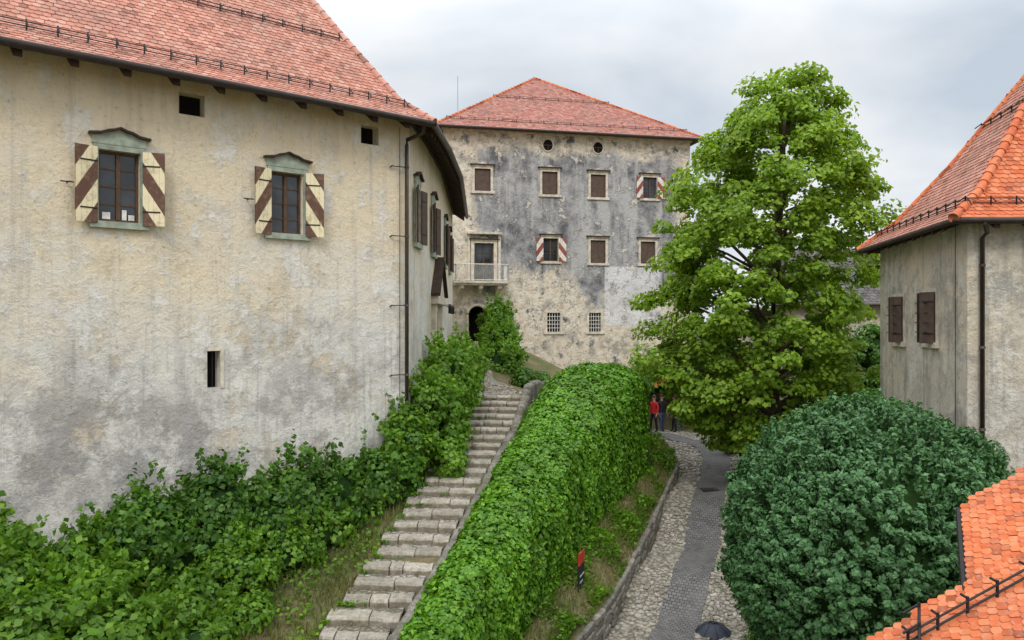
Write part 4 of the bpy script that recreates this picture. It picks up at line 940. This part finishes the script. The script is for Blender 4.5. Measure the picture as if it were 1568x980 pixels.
# ------------------------------------------------------------ sign
sb=MB(); sbx,sby=1.75,20.6
F5=Fr((sbx-.08,sby-.25),(sbx+.10,sby+.28)); sb.tube([F5.P(.08,-7.5,0),F5.P(.08,-5.95,0)],.02,6,2); sb.tube([F5.P(F5.L-.08,-7.5,0),F5.P(F5.L-.08,-5.95,0)],.02,6,2)
F5.box(sb,0,F5.L,-6.3,-6.0,.02,.05,0); F5.box(sb,0,F5.L,-7.05,-6.305,.02,.05,1); F5.box(sb,.06,F5.L-.06,-6.6,-6.56,.05,.055,3); F5.box(sb,.06,F5.L-.2,-6.75,-6.72,.05,.055,3)
sb.obj('information_sign',[simple('sign_red',(.5,.04,.02),.5),blk_,M['iron'],wht],None)
fp=MB()
for _ in range(20):
    x=random.uniform(-1.55,-1.2);y=random.uniform(27.2,27.9); fp.ell((x,y,random.uniform(-2.75,-2.45)),(.035,.035,.03),6,4)
fp.obj('red_flowers',[simple('flower_petals',(.6,.06,.03),.6)],None)

# ------------------------------------------------------------ sky & light
w=bpy.data.worlds.new('World'); scene.world=w; w.use_nodes=True; nt=w.node_tree; nd=nt.nodes; lk=nt.links; bg=nd['Background']
sky=nd.new('ShaderNodeTexSky'); sky.sky_type='NISHITA'; sky.sun_disc=False
sun_el=math.radians(46); sd=Vector((-.15,-.85)); 
sky.sun_elevation=sun_el; sky.sun_rotation=math.atan2(sd.x,sd.y)
tc=nd.new('ShaderNodeTexCoord'); sp=nd.new('ShaderNodeSeparateXYZ'); lk.new(tc.outputs['Generated'],sp.inputs[0])
def mth(op,a,b=0.):
    t=nd.new('ShaderNodeMath'); t.operation=op
    for i,v in enumerate((a,b)):
        if isinstance(v,bpy.types.NodeSocket): lk.new(v,t.inputs[i])
        else: t.inputs[i].default_value=v
    return t.outputs[0]
zp=mth('MAXIMUM',sp.outputs[2],0.)
zz=mth('ADD',zp,.25); cb=nd.new('ShaderNodeCombineXYZ'); lk.new(mth('DIVIDE',sp.outputs[0],zz),cb.inputs[0]); lk.new(mth('DIVIDE',sp.outputs[1],zz),cb.inputs[1]); cb.inputs[2].default_value=.7
n1=nd.new('ShaderNodeTexNoise'); n1.inputs['Scale'].default_value=1.3; n1.inputs['Detail'].default_value=5; n1.inputs['Roughness'].default_value=.45; n1.inputs['Distortion'].default_value=.3; lk.new(cb.outputs[0],n1.inputs['Vector'])
cr_=nd.new('ShaderNodeValToRGB'); e=cr_.color_ramp.elements; e[0].position=.38; e[0].color=(.60,.68,.77,1); e[1].position=.56; e[1].color=(.94,.96,.985,1); lk.new(n1.outputs['Fac'],cr_.inputs[0])
# CIE-like overcast gradient: brighter towards the zenith
gr=mth('MULTIPLY',mth('ADD',mth('MULTIPLY',mth('MAXIMUM',mth('SUBTRACT',zp,.30),0.),3.0),1.0),9.7)
cg=nd.new('ShaderNodeCombineXYZ'); [lk.new(gr,cg.inputs[i]) for i in range(3)]
ml=nd.new('ShaderNodeMix'); ml.data_type='RGBA'; ml.blend_type='MULTIPLY'; ml.inputs[0].default_value=1; lk.new(cr_.outputs[0],ml.inputs[6]); lk.new(cg.outputs[0],ml.inputs[7])
mx=nd.new('ShaderNodeMix'); mx.data_type='RGBA'; mx.inputs[0].default_value=.93; lk.new(sky.outputs[0],mx.inputs[6]); lk.new(ml.outputs[2],mx.inputs[7]); lk.new(mx.outputs[2],bg.inputs[0]); bg.inputs[1].default_value=.1
sl=bpy.data.lights.new('sun','SUN'); sl.energy=1.5; sl.angle=math.radians(20); sl.color=(1,.975,.94); so_=bpy.data.objects.new('sun',sl); scene.collection.objects.link(so_)
h=sd.normalized()*math.cos(sun_el); so_.rotation_euler=Vector((h.x,h.y,math.sin(sun_el))).to_track_quat('Z','Y').to_euler()
cam=bpy.data.cameras.new('camera'); cam.lens=28.01; cam.sensor_width=36; cam.clip_end=8000; co=bpy.data.objects.new('camera',cam); scene.collection.objects.link(co); co.location=(0,0,0); co.rotation_euler=(math.pi/2,0,0); scene.camera=co
